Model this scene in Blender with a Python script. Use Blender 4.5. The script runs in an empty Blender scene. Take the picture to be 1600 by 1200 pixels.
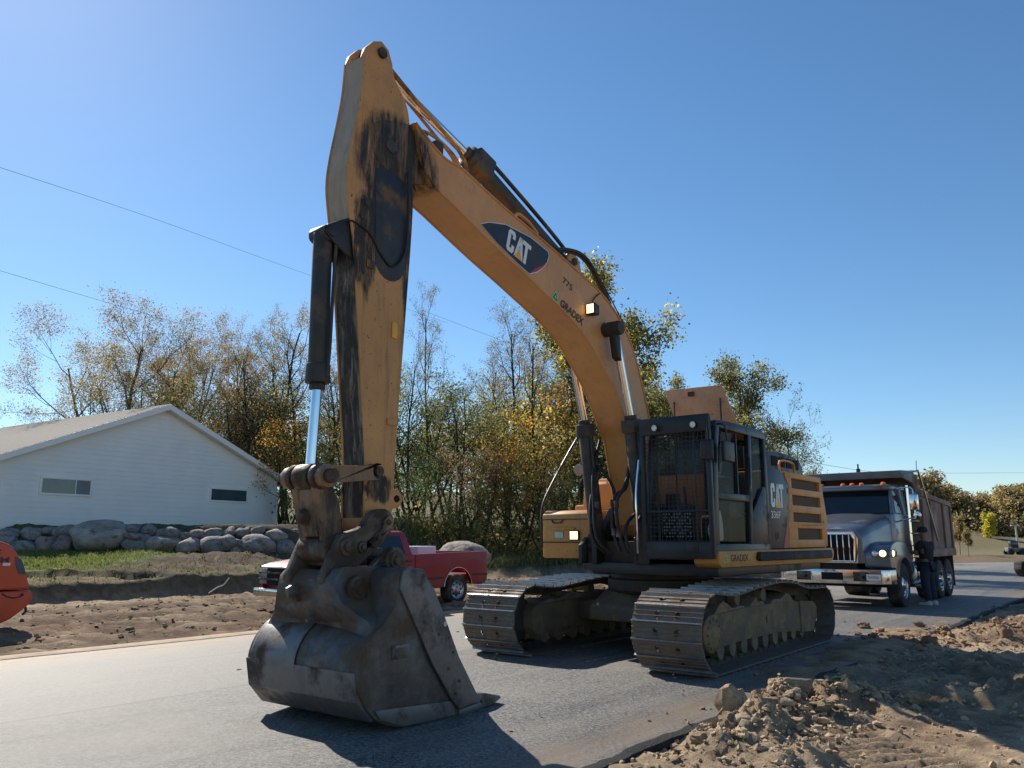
import bpy, bmesh, math, random
import numpy as np
from mathutils import Vector, Matrix, Quaternion
R = math.radians
SC = bpy.context.scene
COL = SC.collection
# ---------------------------------------------------------------- camera, sky, sun, exposure
cam_d = bpy.data.cameras.new('camera'); cam = bpy.data.objects.new('camera', cam_d); COL.objects.link(cam)
cam.location = (0, 0, 1.534); cam.rotation_euler = (R(90 + 10.883), 0, 0)
cam_d.sensor_fit = 'HORIZONTAL'; cam_d.sensor_width = 36; cam_d.lens = 36 * 1256.75 / 1600
cam_d.clip_start = .05; cam_d.clip_end = 3000
SC.camera = cam
SUN_AZ, SUN_EL = -37.0, 37.5           # degrees from +Y (negative = left), elevation
sun_dir = Vector((math.sin(R(SUN_AZ)) * math.cos(R(SUN_EL)), math.cos(R(SUN_AZ)) * math.cos(R(SUN_EL)), math.sin(R(SUN_EL))))
world = bpy.data.worlds.new('World'); SC.world = world; world.use_nodes = True
wn = world.node_tree; bg = wn.nodes['Background']
sky = wn.nodes.new('ShaderNodeTexSky'); sky.sky_type = 'NISHITA'; sky.sun_disc = False
sky.sun_elevation = R(SUN_EL); sky.sun_rotation = R(SUN_AZ)
sky.air_density = 1.0; sky.dust_density = 0.16; sky.ozone_density = 4.0; sky.altitude = 250
hs = wn.nodes.new('ShaderNodeHueSaturation'); hs.inputs['Saturation'].default_value = 1.12; hs.inputs['Hue'].default_value = .496
wn.links.new(sky.outputs[0], hs.inputs['Color']); wn.links.new(hs.outputs[0], bg.inputs[0]); bg.inputs[1].default_value = .102
sl = bpy.data.lights.new('sun', 'SUN'); sl.energy = 5.0; sl.angle = R(.53); sl.color = (1, .93, .82)
so = bpy.data.objects.new('sun', sl); COL.objects.link(so)
so.rotation_euler = (-sun_dir).to_track_quat('-Z', 'Y').to_euler(); so.location = sun_dir * 80
SC.view_settings.view_transform = 'Standard'; SC.view_settings.look = 'None'
SC.view_settings.exposure = 0.42; SC.view_settings.gamma = 1.0
SC.render.engine = 'CYCLES'
try:
    SC.cycles.use_denoising = True; SC.cycles.max_bounces = 6; SC.cycles.transparent_max_bounces = 8
except Exception: pass
rng = random.Random(7); nrg = np.random.default_rng(11)

# ---------------------------------------------------------------- materials
def lin(r, g, b):
    f = lambda c: (c / 255) / 12.92 if c / 255 <= .04045 else ((c / 255 + .055) / 1.055) ** 2.4
    return (f(r), f(g), f(b), 1)
def sh(c, k): return (c[0] * k, c[1] * k, c[2] * k, 1)
MATS = {}
class NT:
    def __init__(s, name):
        s.m = bpy.data.materials.new(name); s.m.use_nodes = True; s.t = s.m.node_tree; s.n = s.t.nodes
        s.b = s.n['Principled BSDF']; s.tc = s.n.new('ShaderNodeTexCoord')
    def add(s, typ, **kw):
        x = s.n.new(typ)
        for k, v in kw.items(): setattr(x, k, v)
        return x
    def link(s, a, b): s.t.links.new(a, b)
    def noise(s, scale, detail=5, rough=.6, vec=None, dist=0):
        x = s.add('ShaderNodeTexNoise'); x.inputs['Scale'].default_value = scale; x.inputs['Detail'].default_value = detail
        x.inputs['Roughness'].default_value = rough; x.inputs['Distortion'].default_value = dist
        s.link(vec if vec is not None else s.tc.outputs['Object'], x.inputs['Vector']); return x.outputs['Fac']
    def mapped(s, sc=(1, 1, 1)):
        mp = s.add('ShaderNodeMapping'); mp.inputs['Scale'].default_value = sc
        s.link(s.tc.outputs['Object'], mp.inputs['Vector']); return mp.outputs[0]
    def ramp(s, fac, a, b, ca=(0, 0, 0, 1), cb=(1, 1, 1, 1)):
        x = s.add('ShaderNodeValToRGB'); e = x.color_ramp.elements
        e[0].position = a; e[1].position = b; e[0].color = ca; e[1].color = cb
        s.link(fac, x.inputs[0]); return x.outputs[0]
    def mix(s, fac, a, b, mode='MIX'):
        x = s.add('ShaderNodeMix', data_type='RGBA', blend_type=mode)
        for sock, v in ((0, fac), (6, a), (7, b)):
            if hasattr(v, 'links'): s.link(v, x.inputs[sock])
            else: x.inputs[sock].default_value = v
        return x.outputs[2]
    def math(s, op, a, b=0.0, clamp=False):
        x = s.add('ShaderNodeMath', operation=op); x.use_clamp = clamp
        for i, v in enumerate((a, b)):
            if hasattr(v, 'links'): s.link(v, x.inputs[i])
            else: x.inputs[i].default_value = v
        return x.outputs[0]
    def setc(s, c):
        if hasattr(c, 'links'): s.link(c, s.b.inputs['Base Color'])
        else: s.b.inputs['Base Color'].default_value = c
    def setr(s, c):
        if hasattr(c, 'links'): s.link(c, s.b.inputs['Roughness'])
        else: s.b.inputs['Roughness'].default_value = c
    def bump(s, h, strength=.3, dist=.01):
        x = s.add('ShaderNodeBump'); x.inputs['Strength'].default_value = strength; x.inputs['Distance'].default_value = dist
        s.link(h, x.inputs['Height']); s.link(x.outputs[0], s.b.inputs['Normal'])
def M(name, col, rough=.6, metal=0., var=.18, vs=3., bump=.0, bs=40., dirt=None, da=.5, ds=2.5, spec=.5, bd=.01, coat=0):
    if name in MATS: return MATS[name]
    t = NT(name)
    c = t.mix(t.ramp(t.noise(vs), .3, .7), sh(col, 1 - var), sh(col, 1 + var))
    r = rough
    if dirt:
        f = t.ramp(t.noise(ds, 8, .65), .62 - da * .4, .72 - da * .25)
        c = t.mix(f, c, dirt); r = t.mix(f, (rough,) * 3 + (1,), (.9, .9, .9, 1))
    t.setc(c); t.setr(r); t.b.inputs['Metallic'].default_value = metal; t.b.inputs['Specular IOR Level'].default_value = spec
    if coat: t.b.inputs['Coat Weight'].default_value = coat; t.b.inputs['Coat Roughness'].default_value = .15
    if bump: t.bump(t.noise(bs, 6), bump, bd)
    MATS[name] = t.m; return t.m
YEL = (.60, .245, .045, 1); DUST = (.20, .14, .085, 1)
def worn_paint(name, col=YEL, grime=(), chips=.5, rough=.5, streak=.4, gcol=(.019, .016, .014, 1)):
    """faded machine paint: tone drift, dust film, chips, and oil stains (u, z, ru, rz, softness) with ragged edges"""
    t = NT(name)
    c = t.mix(t.ramp(t.noise(1.3), .3, .7), sh(col, .84), (col[0] * 1.08, col[1] * 1.12, col[2] * 1.25, 1))
    c = t.mix(t.math('MULTIPLY', t.ramp(t.noise(7, 8, .7), .50, .85), .55), c, DUST)
    st = t.noise(1, 6, .7, t.mapped((9, 9, .9)))
    c = t.mix(t.math('MULTIPLY', t.ramp(st, .52, .75), streak), c, (.06, .045, .035, 1))
    ch = t.ramp(t.noise(26, 3, .6), .66 + .06 * (1 - chips), .70 + .06 * (1 - chips))
    c = t.mix(ch, c, (.035, .026, .022, 1)); r = t.mix(ch, (rough,) * 3 + (1,), (.85, .85, .85, 1))
    sep = t.add('ShaderNodeSeparateXYZ'); t.link(t.tc.outputs['Object'], sep.inputs[0])
    rag = t.math('SUBTRACT', t.noise(3.2, 8, .7), .5); rag2 = t.math('SUBTRACT', t.noise(1, 8, .75, t.mapped((14, 14, 1.2))), .5)
    for (u, z, ru, rz, k) in grime:
        a = t.math('POWER', t.math('DIVIDE', t.math('SUBTRACT', sep.outputs[0], u), ru), 2)
        b = t.math('POWER', t.math('DIVIDE', t.math('SUBTRACT', sep.outputs[2], z), rz), 2)
        d = t.math('SQRT', t.math('ADD', a, b))
        d = t.math('ADD', d, t.math('MULTIPLY', rag, 1.2 * k)); d = t.math('ADD', d, t.math('MULTIPLY', rag2, 1.3 * k))
        f = t.ramp(d, .80, 1.10, (1, 1, 1, 1), (0, 0, 0, 1)); f = t.math('MULTIPLY', f, t.math('ADD', t.math('MULTIPLY', t.ramp(t.noise(1, 7, .75, t.mapped((11, 11, 1.6)), .6), .36, .52), .72), .28))
        c = t.mix(f, c, t.mix(t.ramp(t.noise(5, 6, .7), .45, .7), gcol, (gcol[0] * 3.2, gcol[1] * 2.7, gcol[2] * 2.2, 1))); r = t.mix(f, r, (.72, .72, .72, 1))
    t.setc(c); t.setr(r); t.bump(t.noise(60, 5), .12, .004)
    return t.m
mYel = worn_paint('cat_yellow')
mBlk = M('black_paint', (.010, .011, .013, 1), .42, var=.3, dirt=(.05, .045, .04, 1), da=.25, bump=.05)
mCab = M('cab_navy_black', (.009, .013, .020, 1), .38, var=.3, dirt=(.045, .042, .04, 1), da=.2, bump=.04)
mRub = M('rubber', (.018, .018, .019, 1), .8, var=.3, bump=.1, dirt=(.09, .07, .05, 1), da=.35)
mHose = M('hose_rubber', (.012, .012, .013, 1), .55, var=.3)
mStl = M('worn_steel', (.13, .12, .11, 1), .5, metal=.55, var=.35, vs=6, bump=.15, dirt=(.09, .06, .04, 1), da=.55, ds=5)
mShoe = M('track_shoe_steel', (.17, .145, .12, 1), .6, metal=.3, var=.4, vs=7, bump=.3, bs=30, dirt=(.20, .145, .10, 1), da=.55, ds=4)
mGrs = M('grouser_polished', (.30, .29, .28, 1), .36, metal=.85, var=.3, vs=9, bump=.15, dirt=(.16, .11, .075, 1), da=.25, ds=6)
mLink = M('greasy_iron', (.05, .042, .036, 1), .65, metal=.3, var=.4, bump=.3, dirt=(.11, .08, .055, 1), da=.4, ds=4)
mFrm = M('muddy_track_frame', (.24, .165, .075, 1), .8, var=.45, vs=2.5, bump=.8, bs=22, bd=.02, dirt=(.155, .115, .08, 1), da=.62, ds=3.2)
mMud = M('caked_mud', (.25, .18, .12, 1), .95, var=.35, vs=8, bump=.9, bs=22, bd=.03)
mBkt = M('bucket_steel', (.10, .094, .088, 1), .46, metal=.4, var=.6, vs=3.5, bump=.4, bs=26, bd=.012, dirt=(.13, .085, .052, 1), da=.45, ds=3.4)
mBktW = M('bucket_wear', (.18, .172, .165, 1), .45, metal=.45, var=.35, vs=3, bump=.18, bs=18, dirt=(.09, .06, .04, 1), da=.35, ds=3)
mChr = M('chrome', (.75, .75, .76, 1), .10, metal=1, var=.06, vs=9)
mPin = M('pin_steel', (.10, .085, .07, 1), .5, metal=.6, var=.4, vs=12, bump=.2, dirt=(.10, .06, .035, 1), da=.5, ds=8)
mWht = M('white_decal', (.72, .71, .69, 1), .5, var=.08)
mDecN = M('navy_decal', (.012, .017, .030, 1), .4, var=.25, dirt=(.07, .06, .055, 1), da=.15)
mRed = M('red_decal', (.36, .03, .06, 1), .45, var=.12)
mDecY = M('yellow_decal', (.75, .38, .03, 1), .45, var=.08)
mDecB = M('black_lettering', (.014, .014, .016, 1), .55, var=.3)
mGrn = M('pale_green_decal', (.30, .55, .22, 1), .5, var=.1)
def glass(name, col=(.02, .035, .03, 1), rough=.03, trans=.0, alpha=.14):
    t = NT(name); b = t.b
    mixs = t.add('ShaderNodeMixShader'); tr = t.add('ShaderNodeBsdfTransparent'); tr.inputs[0].default_value = (.86, .88, .87, 1)
    b.inputs['Base Color'].default_value = col; b.inputs['Roughness'].default_value = rough; b.inputs['Specular IOR Level'].default_value = .6
    mixs.inputs[0].default_value = alpha; out = t.n['Material Output']
    t.link(tr.outputs[0], mixs.inputs[1]); t.link(b.outputs[0], mixs.inputs[2]); t.link(mixs.outputs[0], out.inputs[0])
    return t.m
mGls = glass('cab_glass')
mGlsD = M('dark_glass', (.006, .009, .013, 1), .05, var=.2, spec=.8)
def emis(name, col, e):
    t = NT(name); t.setc(col); t.setr(.3); t.b.inputs['Emission Color'].default_value = col; t.b.inputs['Emission Strength'].default_value = e; return t.m
mLmp = emis('lit_lamp', (1, .72, .38, 1), 1.6)

# ---------------------------------------------------------------- mesh helpers
class MB:
    """collects shapes; build() links them as one mesh object"""
    def __init__(s): s.v = []; s.f = []; s.mi = []; s.cur = 0
    def add(s, vs, fs):
        o = len(s.v); s.v += [tuple(p) for p in vs]; s.f += [[i + o for i in f] for f in fs]; s.mi += [s.cur] * len(fs); return s
    def box(s, lo, hi, mat=None):
        x0, y0, z0 = lo; x1, y1, z1 = hi
        vs = [Vector(p) for p in ((x0, y0, z0), (x1, y0, z0), (x1, y1, z0), (x0, y1, z0), (x0, y0, z1), (x1, y0, z1), (x1, y1, z1), (x0, y1, z1))]
        if mat is not None: vs = [mat @ p for p in vs]
        return s.add(vs, [(0, 3, 2, 1), (4, 5, 6, 7), (0, 1, 5, 4), (1, 2, 6, 5), (2, 3, 7, 6), (3, 0, 4, 7)])
    def prism(s, prof, v0, v1, plane='uz', prof2=None):
        """profile (a,b) extruded along the third axis; plane uz -> along y, xy -> along z, yz -> along x"""
        n = len(prof); p2 = prof2 or prof
        def mk(q, w): return (q[0], w, q[1]) if plane == 'uz' else ((q[0], q[1], w) if plane == 'xy' else (w, q[0], q[1]))
        vs = [mk(q, v0) for q in prof] + [mk(q, v1) for q in p2]
        return s.add(vs, [list(range(n))[::-1], list(range(n, 2 * n))] + [(i, (i + 1) % n, n + (i + 1) % n, n + i) for i in range(n)])
    def cyl(s, a, b, r0, r1=None, n=16, caps=True):
        a = Vector(a); b = Vector(b); r1 = r0 if r1 is None else r1; d = (b - a).normalized()
        x = d.orthogonal().normalized(); y = d.cross(x)
        vs = [a + (x * math.cos(t) + y * math.sin(t)) * r0 for t in [2 * math.pi * i / n for i in range(n)]] + \
             [b + (x * math.cos(t) + y * math.sin(t)) * r1 for t in [2 * math.pi * i / n for i in range(n)]]
        fs = [(i, (i + 1) % n, n + (i + 1) % n, n + i) for i in range(n)]
        if caps: fs += [list(range(n))[::-1], list(range(n, 2 * n))]
        return s.add(vs, fs)
    def tube(s, pts, r, n=8, smooth=4, caps=True):
        P = [Vector(p) for p in pts]
        if smooth and len(P) > 2:
            Q = []
            for i in range(len(P) - 1):
                p0 = P[max(i - 1, 0)]; p1 = P[i]; p2 = P[i + 1]; p3 = P[min(i + 2, len(P) - 1)]
                for k in range(smooth):
                    t = k / smooth
                    Q.append(.5 * ((2 * p1) + (p2 - p0) * t + (2 * p0 - 5 * p1 + 4 * p2 - p3) * t * t + (3 * p1 - p0 - 3 * p2 + p3) * t ** 3))
            P = Q + [P[-1]]
        rr = r if isinstance(r, (list, tuple)) else [r] * len(P)
        vs = []; x = None
        for i, p in enumerate(P):
            d = (P[min(i + 1, len(P) - 1)] - P[max(i - 1, 0)]).normalized()
            if x is None: x = d.orthogonal().normalized()
            x = (x - d * x.dot(d)).normalized(); y = d.cross(x)
            vs += [p + (x * math.cos(2 * math.pi * j / n) + y * math.sin(2 * math.pi * j / n)) * rr[min(i, len(rr) - 1)] for j in range(n)]
        fs = []
        for i in range(len(P) - 1):
            for j in range(n): fs.append((i * n + j, i * n + (j + 1) % n, (i + 1) * n + (j + 1) % n, (i + 1) * n + j))
        if caps: fs += [list(range(n))[::-1], list(range((len(P) - 1) * n, len(P) * n))]
        return s.add(vs, fs)
    def lathe(s, prof, c, axis, n=24):
        """profile of (radius, along) turned round an axis at c"""
        c = Vector(c); d = Vector(axis).normalized(); x = d.orthogonal().normalized(); y = d.cross(x); m = len(prof); vs = []
        for i in range(n):
            t = 2 * math.pi * i / n
            for (r, h) in prof: vs.append(c + d * h + (x * math.cos(t) + y * math.sin(t)) * r)
        fs = [(i * m + k, i * m + k + 1, ((i + 1) % n) * m + k + 1, ((i + 1) % n) * m + k) for i in range(n) for k in range(m - 1)]
        return s.add(vs, fs)
    def build(s, name, mat, parent=None, bevel=0, smooth=35, seg=2, recalc=True):
        me = bpy.data.meshes.new(name); me.from_pydata(s.v, [], s.f)
        mats = mat if isinstance(mat, (list, tuple)) else [mat]
        for m in mats: me.materials.append(m)
        if len(mats) > 1: me.polygons.foreach_set('material_index', s.mi)
        if recalc:
            bm = bmesh.new(); bm.from_mesh(me); bmesh.ops.recalc_face_normals(bm, faces=bm.faces)
            if bevel:
                es = [e for e in bm.edges if len(e.link_faces) == 2 and e.calc_face_angle(0) > R(28)]
                bmesh.ops.bevel(bm, geom=es, offset=bevel, segments=seg, profile=.5, affect='EDGES', clamp_overlap=True)
            bm.to_mesh(me); bm.free()
        me.shade_smooth(); me.set_sharp_from_angle(angle=R(smooth))
        return link(name, me, parent)
def link(name, me, parent=None):
    o = bpy.data.objects.new(name, me); COL.objects.link(o)
    if parent is not None: o.parent = parent
    return o
def tag(o, label=None, cat=None, group=None, kind=None):
    if label: o['label'] = label
    if cat: o['category'] = cat
    if group: o['group'] = group
    if kind: o['kind'] = kind
    return o
def empty(name, loc, rz=0, **kw):
    o = bpy.data.objects.new(name, None); COL.objects.link(o); o.location = loc; o.rotation_euler = (0, 0, rz); o.empty_display_size = .2
    return tag(o, **kw)
def arc(cx, cz, r, a0, a1, n=8):
    return [(cx + r * math.cos(R(a0 + (a1 - a0) * i / n)), cz + r * math.sin(R(a0 + (a1 - a0) * i / n))) for i in range(n + 1)]
def crv(pts, k=4):
    """Catmull-Rom through 2D points"""
    o = []
    for i in range(len(pts) - 1):
        p0 = np.array(pts[max(i - 1, 0)]); p1 = np.array(pts[i]); p2 = np.array(pts[i + 1]); p3 = np.array(pts[min(i + 2, len(pts) - 1)])
        for j in range(k):
            t = j / k; q = .5 * (2 * p1 + (p2 - p0) * t + (2 * p0 - 5 * p1 + 4 * p2 - p3) * t * t + (3 * p1 - p0 - 3 * p2 + p3) * t ** 3); o.append(tuple(q))
    return o + [tuple(pts[-1])]
def lettering(txt, P0, EX, EY, mat, name='lettering', parent=None, bold=.0, thick=.0015):
    """raised flat lettering: text box spans P0..P0+EX..P0+EY"""
    cu = bpy.data.curves.new('txt', 'FONT'); cu.body = txt; cu.offset = bold; cu.resolution_u = 3
    ob = bpy.data.objects.new('txt', cu); COL.objects.link(ob)
    dg = bpy.context.evaluated_depsgraph_get(); me = bpy.data.meshes.new_from_object(ob.evaluated_get(dg))
    bpy.data.objects.remove(ob); bpy.data.curves.remove(cu)
    a = np.array([v.co[:] for v in me.vertices]); lo = a.min(0); hi = a.max(0)
    P0, EX, EY = Vector(P0), Vector(EX), Vector(EY)
    for v in me.vertices:
        x = (v.co.x - lo[0]) / (hi[0] - lo[0]); y = (v.co.y - lo[1]) / (hi[1] - lo[1]); v.co = P0 + EX * x + EY * y
    me.name = name; me.materials.clear(); me.materials.append(mat); return link(name, me, parent)
def flat(polys, mat, name, parent, P0, EX, EY):
    """flat print: polygons in (x, y) of a basis"""
    m = MB(); P0, EX, EY = Vector(P0), Vector(EX), Vector(EY)
    for p in polys: m.add([P0 + EX * x + EY * y for x, y in p], [list(range(len(p)))])
    return m.build(name, mat, parent, recalc=False)
CAT_L = [[(0, .2), (.14, 0), (.14, .35), (.3, .35), (.3, 1.15), (.14, 1.15), (.14, 1.5), (0, 1.3)], [(.14, 0), (.62, 0), (.76, .2), (.76, .55), (.48, .55), (.48, .3), (.3, .3), (.14, .35)],
         [(.14, 1.5), (.14, 1.15), (.3, 1.2), (.48, 1.2), (.48, .98), (.76, .98), (.76, 1.3), (.62, 1.5)],
         [(.82, 0), (1.08, 0), (1.42, 1.5), (1.14, 1.5)], [(1.2, 1.5), (1.42, 1.5), (1.76, 0), (1.5, 0)], [(1.1, .45), (1.5, .45), (1.43, .75), (1.15, .75)],
         [(1.5, 1.5), (1.5, 1.2), (2.4, 1.2), (2.4, 1.5)], [(1.82, 0), (2.1, 0), (2.1, 1.2), (1.82, 1.2)]]
CAT_T = [[(.86, -.02), (1.72, -.02), (1.29, .66)]]
def logo_tri(parent, A, B, Cc, off):
    A, B, Cc = Vector(A), Vector(B), Vector(Cc); c = (A + B + Cc) / 3; off = Vector(off)
    MB().add([A + off, B + off, Cc + off], [(0, 1, 2)]).build('logo_triangle', mGrn, parent, recalc=False)
    q = [c + (p - c) * .62 + off * 2 for p in (A, B, Cc)]; r = [c + (p - c) * .36 + off * 3 for p in (A, B, Cc)]
    MB().add(q, [(0, 1, 2)]).build('logo_mark', mDecB, parent, recalc=False); MB().add(r, [(0, 1, 2)]).build('logo_core', mGrn, parent, recalc=False)
# ================================================================ EXCAVATOR (local x forward, y machine-left, z up)
EX = empty('excavator', (2.188, 12.101, 0), R(-128), label='large yellow tracked excavator with raised boom and bucket resting on the asphalt', cat='excavator')
# ---- tracks
def track_path(n_s=400):
    pts = []
    topz = [(-1.95, .845), (-1.5, .85), (-1.1, .875), (-.75, .945), (-.3, .985), (.15, .985), (.55, .965), (.95, .935), (1.45, .90), (1.95, .945)]
    base = [(u, 0) for u in np.linspace(-1.95, 1.95, 60)]
    front = [(1.97 + .475 * math.sin(t), .475 - .475 * math.cos(t)) for t in np.linspace(0, math.pi, 30)]
    top = crv(topz[::-1], 6)
    rear = [(-1.95 - .43 * math.sin(t), .42 + .425 * math.cos(t)) for t in np.linspace(0, math.pi, 26)]
    p = np.array(base + front + top + rear + [base[0]]); d = np.r_[0, np.cumsum(np.hypot(*np.diff(p, axis=0).T))]
    return p, d
TP, TD = track_path()
NSH = 51; PITCH = TD[-1] / NSH; SW = .435
def shoe_mesh():
    m = MB(); h = PITCH / 2
    # plate lies at z -.035..-.02 (outward is +z), with overlapping lip and two mud slots' edges
    for y0, y1 in ((-SW, -.16), (-.10, .10), (.16, SW)): m.box((-h - .012, y0, -.040), (h, y1, -.022))
    for y0, y1 in ((-.16, -.10), (.10, .16)):
        m.box((-h - .012, y0, -.040), (-.03, y1, -.022)); m.box((.055, y0, -.040), (h, y1, -.022))
    m.cur = 1
    for x, t, zt in ((-h + .018, .014, .004), (-.012, .008, -.013), (h - .06, .008, -.013)):
        m.cur = 1 if zt > 0 else 0; m.prism([(x - t, -.022), (x + t, -.022), (x + t * .5, zt), (x - t * .5, zt)], -SW, SW)
    m.cur = 0
    for y in (-.11, .11):
        for x in (-.05, .04): m.cyl((x, y, -.022), (x, y, -.012), .014, n=6)
    b = m.build('track_shoe', [mShoe, mGrs], None); me = b.data; bpy.data.objects.remove(b); return me
SHOE = shoe_mesh()
def at_len(s):
    s = s % TD[-1]; i = min(np.searchsorted(TD, s, side='right') - 1, len(TP) - 2); t = (s - TD[i]) / max(TD[i + 1] - TD[i], 1e-9)
    return TP[i] + (TP[i + 1] - TP[i]) * t
def make_track(side):
    yc = 1.295 * side; ch = MB(); mats = []
    for k in range(NSH):
        s = (k + .35) * PITCH; a = at_len(s - PITCH * .5); b = at_len(s + PITCH * .5); c = (a + b) / 2; d = (b - a) / np.linalg.norm(b - a)
        nrm = np.array([d[1], -d[0]])
        # outward normal is to the right of travel (path runs forward along the ground)
        m4 = Matrix(((d[0], 0, nrm[0], c[0]), (0, -1, 0, yc), (d[1], 0, nrm[1], c[1]), (0, 0, 0, 1)))
        mats.append(m4)
        for yo in (-.12, .12):   # chain links
            ch.box((-PITCH * .56, yo - .03, -.145), (PITCH * .56, yo + .03, -.04), m4)
        ch.cyl(m4 @ Vector((-PITCH * .4, -.15, -.09)), m4 @ Vector((-PITCH * .4, .15, -.09)), .035, n=8)
    T = ch.build('track', mLink, EX)
    T['label'] = 'crawler track nearest the dirt heap' if side > 0 else 'crawler track nearest the red pickup'
    for m4 in mats:
        o = link('track_shoe', SHOE, T); o.matrix_local = m4 @ Matrix.Rotation(R(rng.uniform(-1.2, 1.2)), 4, 'Y')
    out = side
    # frame beam
    f = MB(); y0, y1 = yc - .16, yc + .16
    f.prism([(1.66, .24), (1.72, .34), (1.72, .55), (1.62, .64), (.6, .67), (-.6, .66), (-1.4, .62), (-1.42, .2), (-.5, .26), (.8, .27)], y0 - .06, y1 + .06)
    f.prism([(-1.36, .64), (-1.95, .60), (-2.07, .52), (-2.07, .36), (-1.86, .17), (-1.36, .185)], yc - .24, yc + .25)
    f.box((-.15, min(yc + .22 * out, yc + .25 * out), .42), (-.05, max(yc + .22 * out, yc + .25 * out), .52))
    f.build('track_frame', mFrm, T, bevel=.02)
    md = MB()     # caked mud ledge on the frame
    prof = [(1.62, .63)] + [(u, .66 + .09 * math.sin(u * 3.1 + side) ** 2 + .04 * math.sin(u * 11)) for u in np.linspace(1.5, -1.3, 24)] + [(-1.4, .61)]
    md.prism(prof, yc - .2, yc + .2); md.build('mud_ledge', mMud, T, bevel=.03)
    sp = MB(); sp.lathe([(.0, -.06), (.36, -.06), (.40, -.03), (.40, .03), (.36, .06), (0, .06)], (1.97, yc, .475), (0, 1, 0), 40)
    for k in range(21):
        a = 2 * math.pi * k / 21; c, s = math.cos(a), math.sin(a)
        m4 = Matrix(((c, 0, -s, 1.97), (0, 1, 0, yc), (s, 0, c, .475), (0, 0, 0, 1))); sp.box((.38, -.03, -.028), (.43, .03, .028), m4)
    sp.build('sprocket', mLink, T)
    fd = MB(); fd.lathe([(0, .395), (.14, .395), (.185, .385), (.21, .36), (.215, .24), (.25, .2), (.27, .05)], (1.99, yc, .465), (0, out, 0), 32)
    for k in range(12):
        a = 2 * math.pi * k / 12; p = Vector((1.99 + .165 * math.cos(a), yc, .465 + .165 * math.sin(a)))
        fd.cyl(p + Vector((0, .385 * out, 0)), p + Vector((0, .405 * out, 0)), .016, n=6)
    fd.build('final_drive_cover', mFrm, T)
    MB().lathe([(0, -.1), (.30, -.1), (.36, -.06), (.36, .06), (.30, .1), (0, .1)], (-1.95, yc, .42), (0, 1, 0), 32).build('idler_wheel', mLink, T)
    for u in (.97, .1): 
        MB().lathe([(0, -.2), (.085, -.2), (.085, -.1), (.06, -.09), (.06, .09), (.085, .1), (.085, .2), (0, .2)], (u, yc + .06 * out, .80), (0, 1, 0), 18).build('carrier_roller', mFrm, T)
    for k in range(9):
        u = 1.42 - k * .36
        MB().lathe([(0, -.21), (.10, -.21), (.10, -.1), (.075, -.08), (.075, .08), (.10, .1), (.10, .21), (0, .21)], (u, yc, .215), (0, 1, 0), 18).build('track_roller', mFrm, T)
    return T
make_track(1); make_track(-1)
cb = MB()
cb.prism([(1.0, .42), (1.0, .62), (.6, .80), (-.6, .80), (-1.0, .62), (-1.0, .42), (-.5, .36), (.5, .36)], -.62, .62)
for sx in (-1, 1):
    for sy in (-1, 1):
        m4 = Matrix.Translation((.55 * sx, .75 * sy, .52)) @ Matrix.Rotation(R(28 * sx * sy), 4, 'Z'); cb.box((-.19, -.75, -.13), (.19, .45, .13), m4)
cb.build('car_body', mFrm, EX, bevel=.03)
MB().lathe([(0, .78), (.74, .78), (.78, .82), (.78, .96), (.72, .98), (.72, 1.08), (0, 1.08)], (0, 0, 0), (0, 0, 1), 48).build('swing_bearing', mLink, EX)
# ---- revolving frame
rf = MB(); rf.prism([(1.25, -.40), (1.25, 1.45), (-2.7, 1.45), (-3.1, .9), (-3.1, -.9), (-2.7, -1.4), (.1, -1.3), (.15, -.5)], 1.06, 1.22, plane='xy')
rf.build('revolving_frame', mBlk, EX, bevel=.02)
# tower plates carrying boom and cylinder feet
tw = MB()
for y in (-.33, .33): tw.prism([(1.3, 1.2), (1.3, 1.55), (1.1, 1.62), (.85, 1.95), (.5, 2.02), (.2, 1.9), (-.3, 1.35), (-.4, 1.2)], y - .04, y + .04)
for y in (-.52, .52): tw.prism([(1.36, 1.2), (1.36, 1.45), (1.2, 1.56), (1.05, 1.46), (.95, 1.2)], y - .03, y + .03)
tw.build('boom_tower', mBlk, EX, bevel=.01)
# sill and left body
mSill = worn_paint('sill_yellow', (.54, .24, .05, 1), chips=.7)
MB().prism([(1.42, 1.385), (1.42, 1.23), (1.34, 1.18), (-2.95, 1.16), (-3.1, 1.2), (-3.16, 1.3), (-3.12, 1.385)], 1.2, 1.545).build('side_sill', mSill, EX, bevel=.02)
sl_ = bpy.data.objects['side_sill']
ss = MB(); ss.prism([(.27, 1.27), (.22, 1.36), (-2.84, 1.355), (-2.88, 1.29), (-2.84, 1.225), (.2, 1.24)], 1.545, 1.605); ss.build('rubber_strip', mRub, EX, bevel=.015)
lettering('GRADEX', (1.09, 1.5475, 1.25), (-.57, 0, 0), (0, 0, .085), mDecB, 'company_lettering', EX, bold=.02)
logo_tri(EX, (1.30, 1.545, 1.245), (1.14, 1.545, 1.245), (1.21, 1.545, 1.345), (0, .002, 0))
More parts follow.
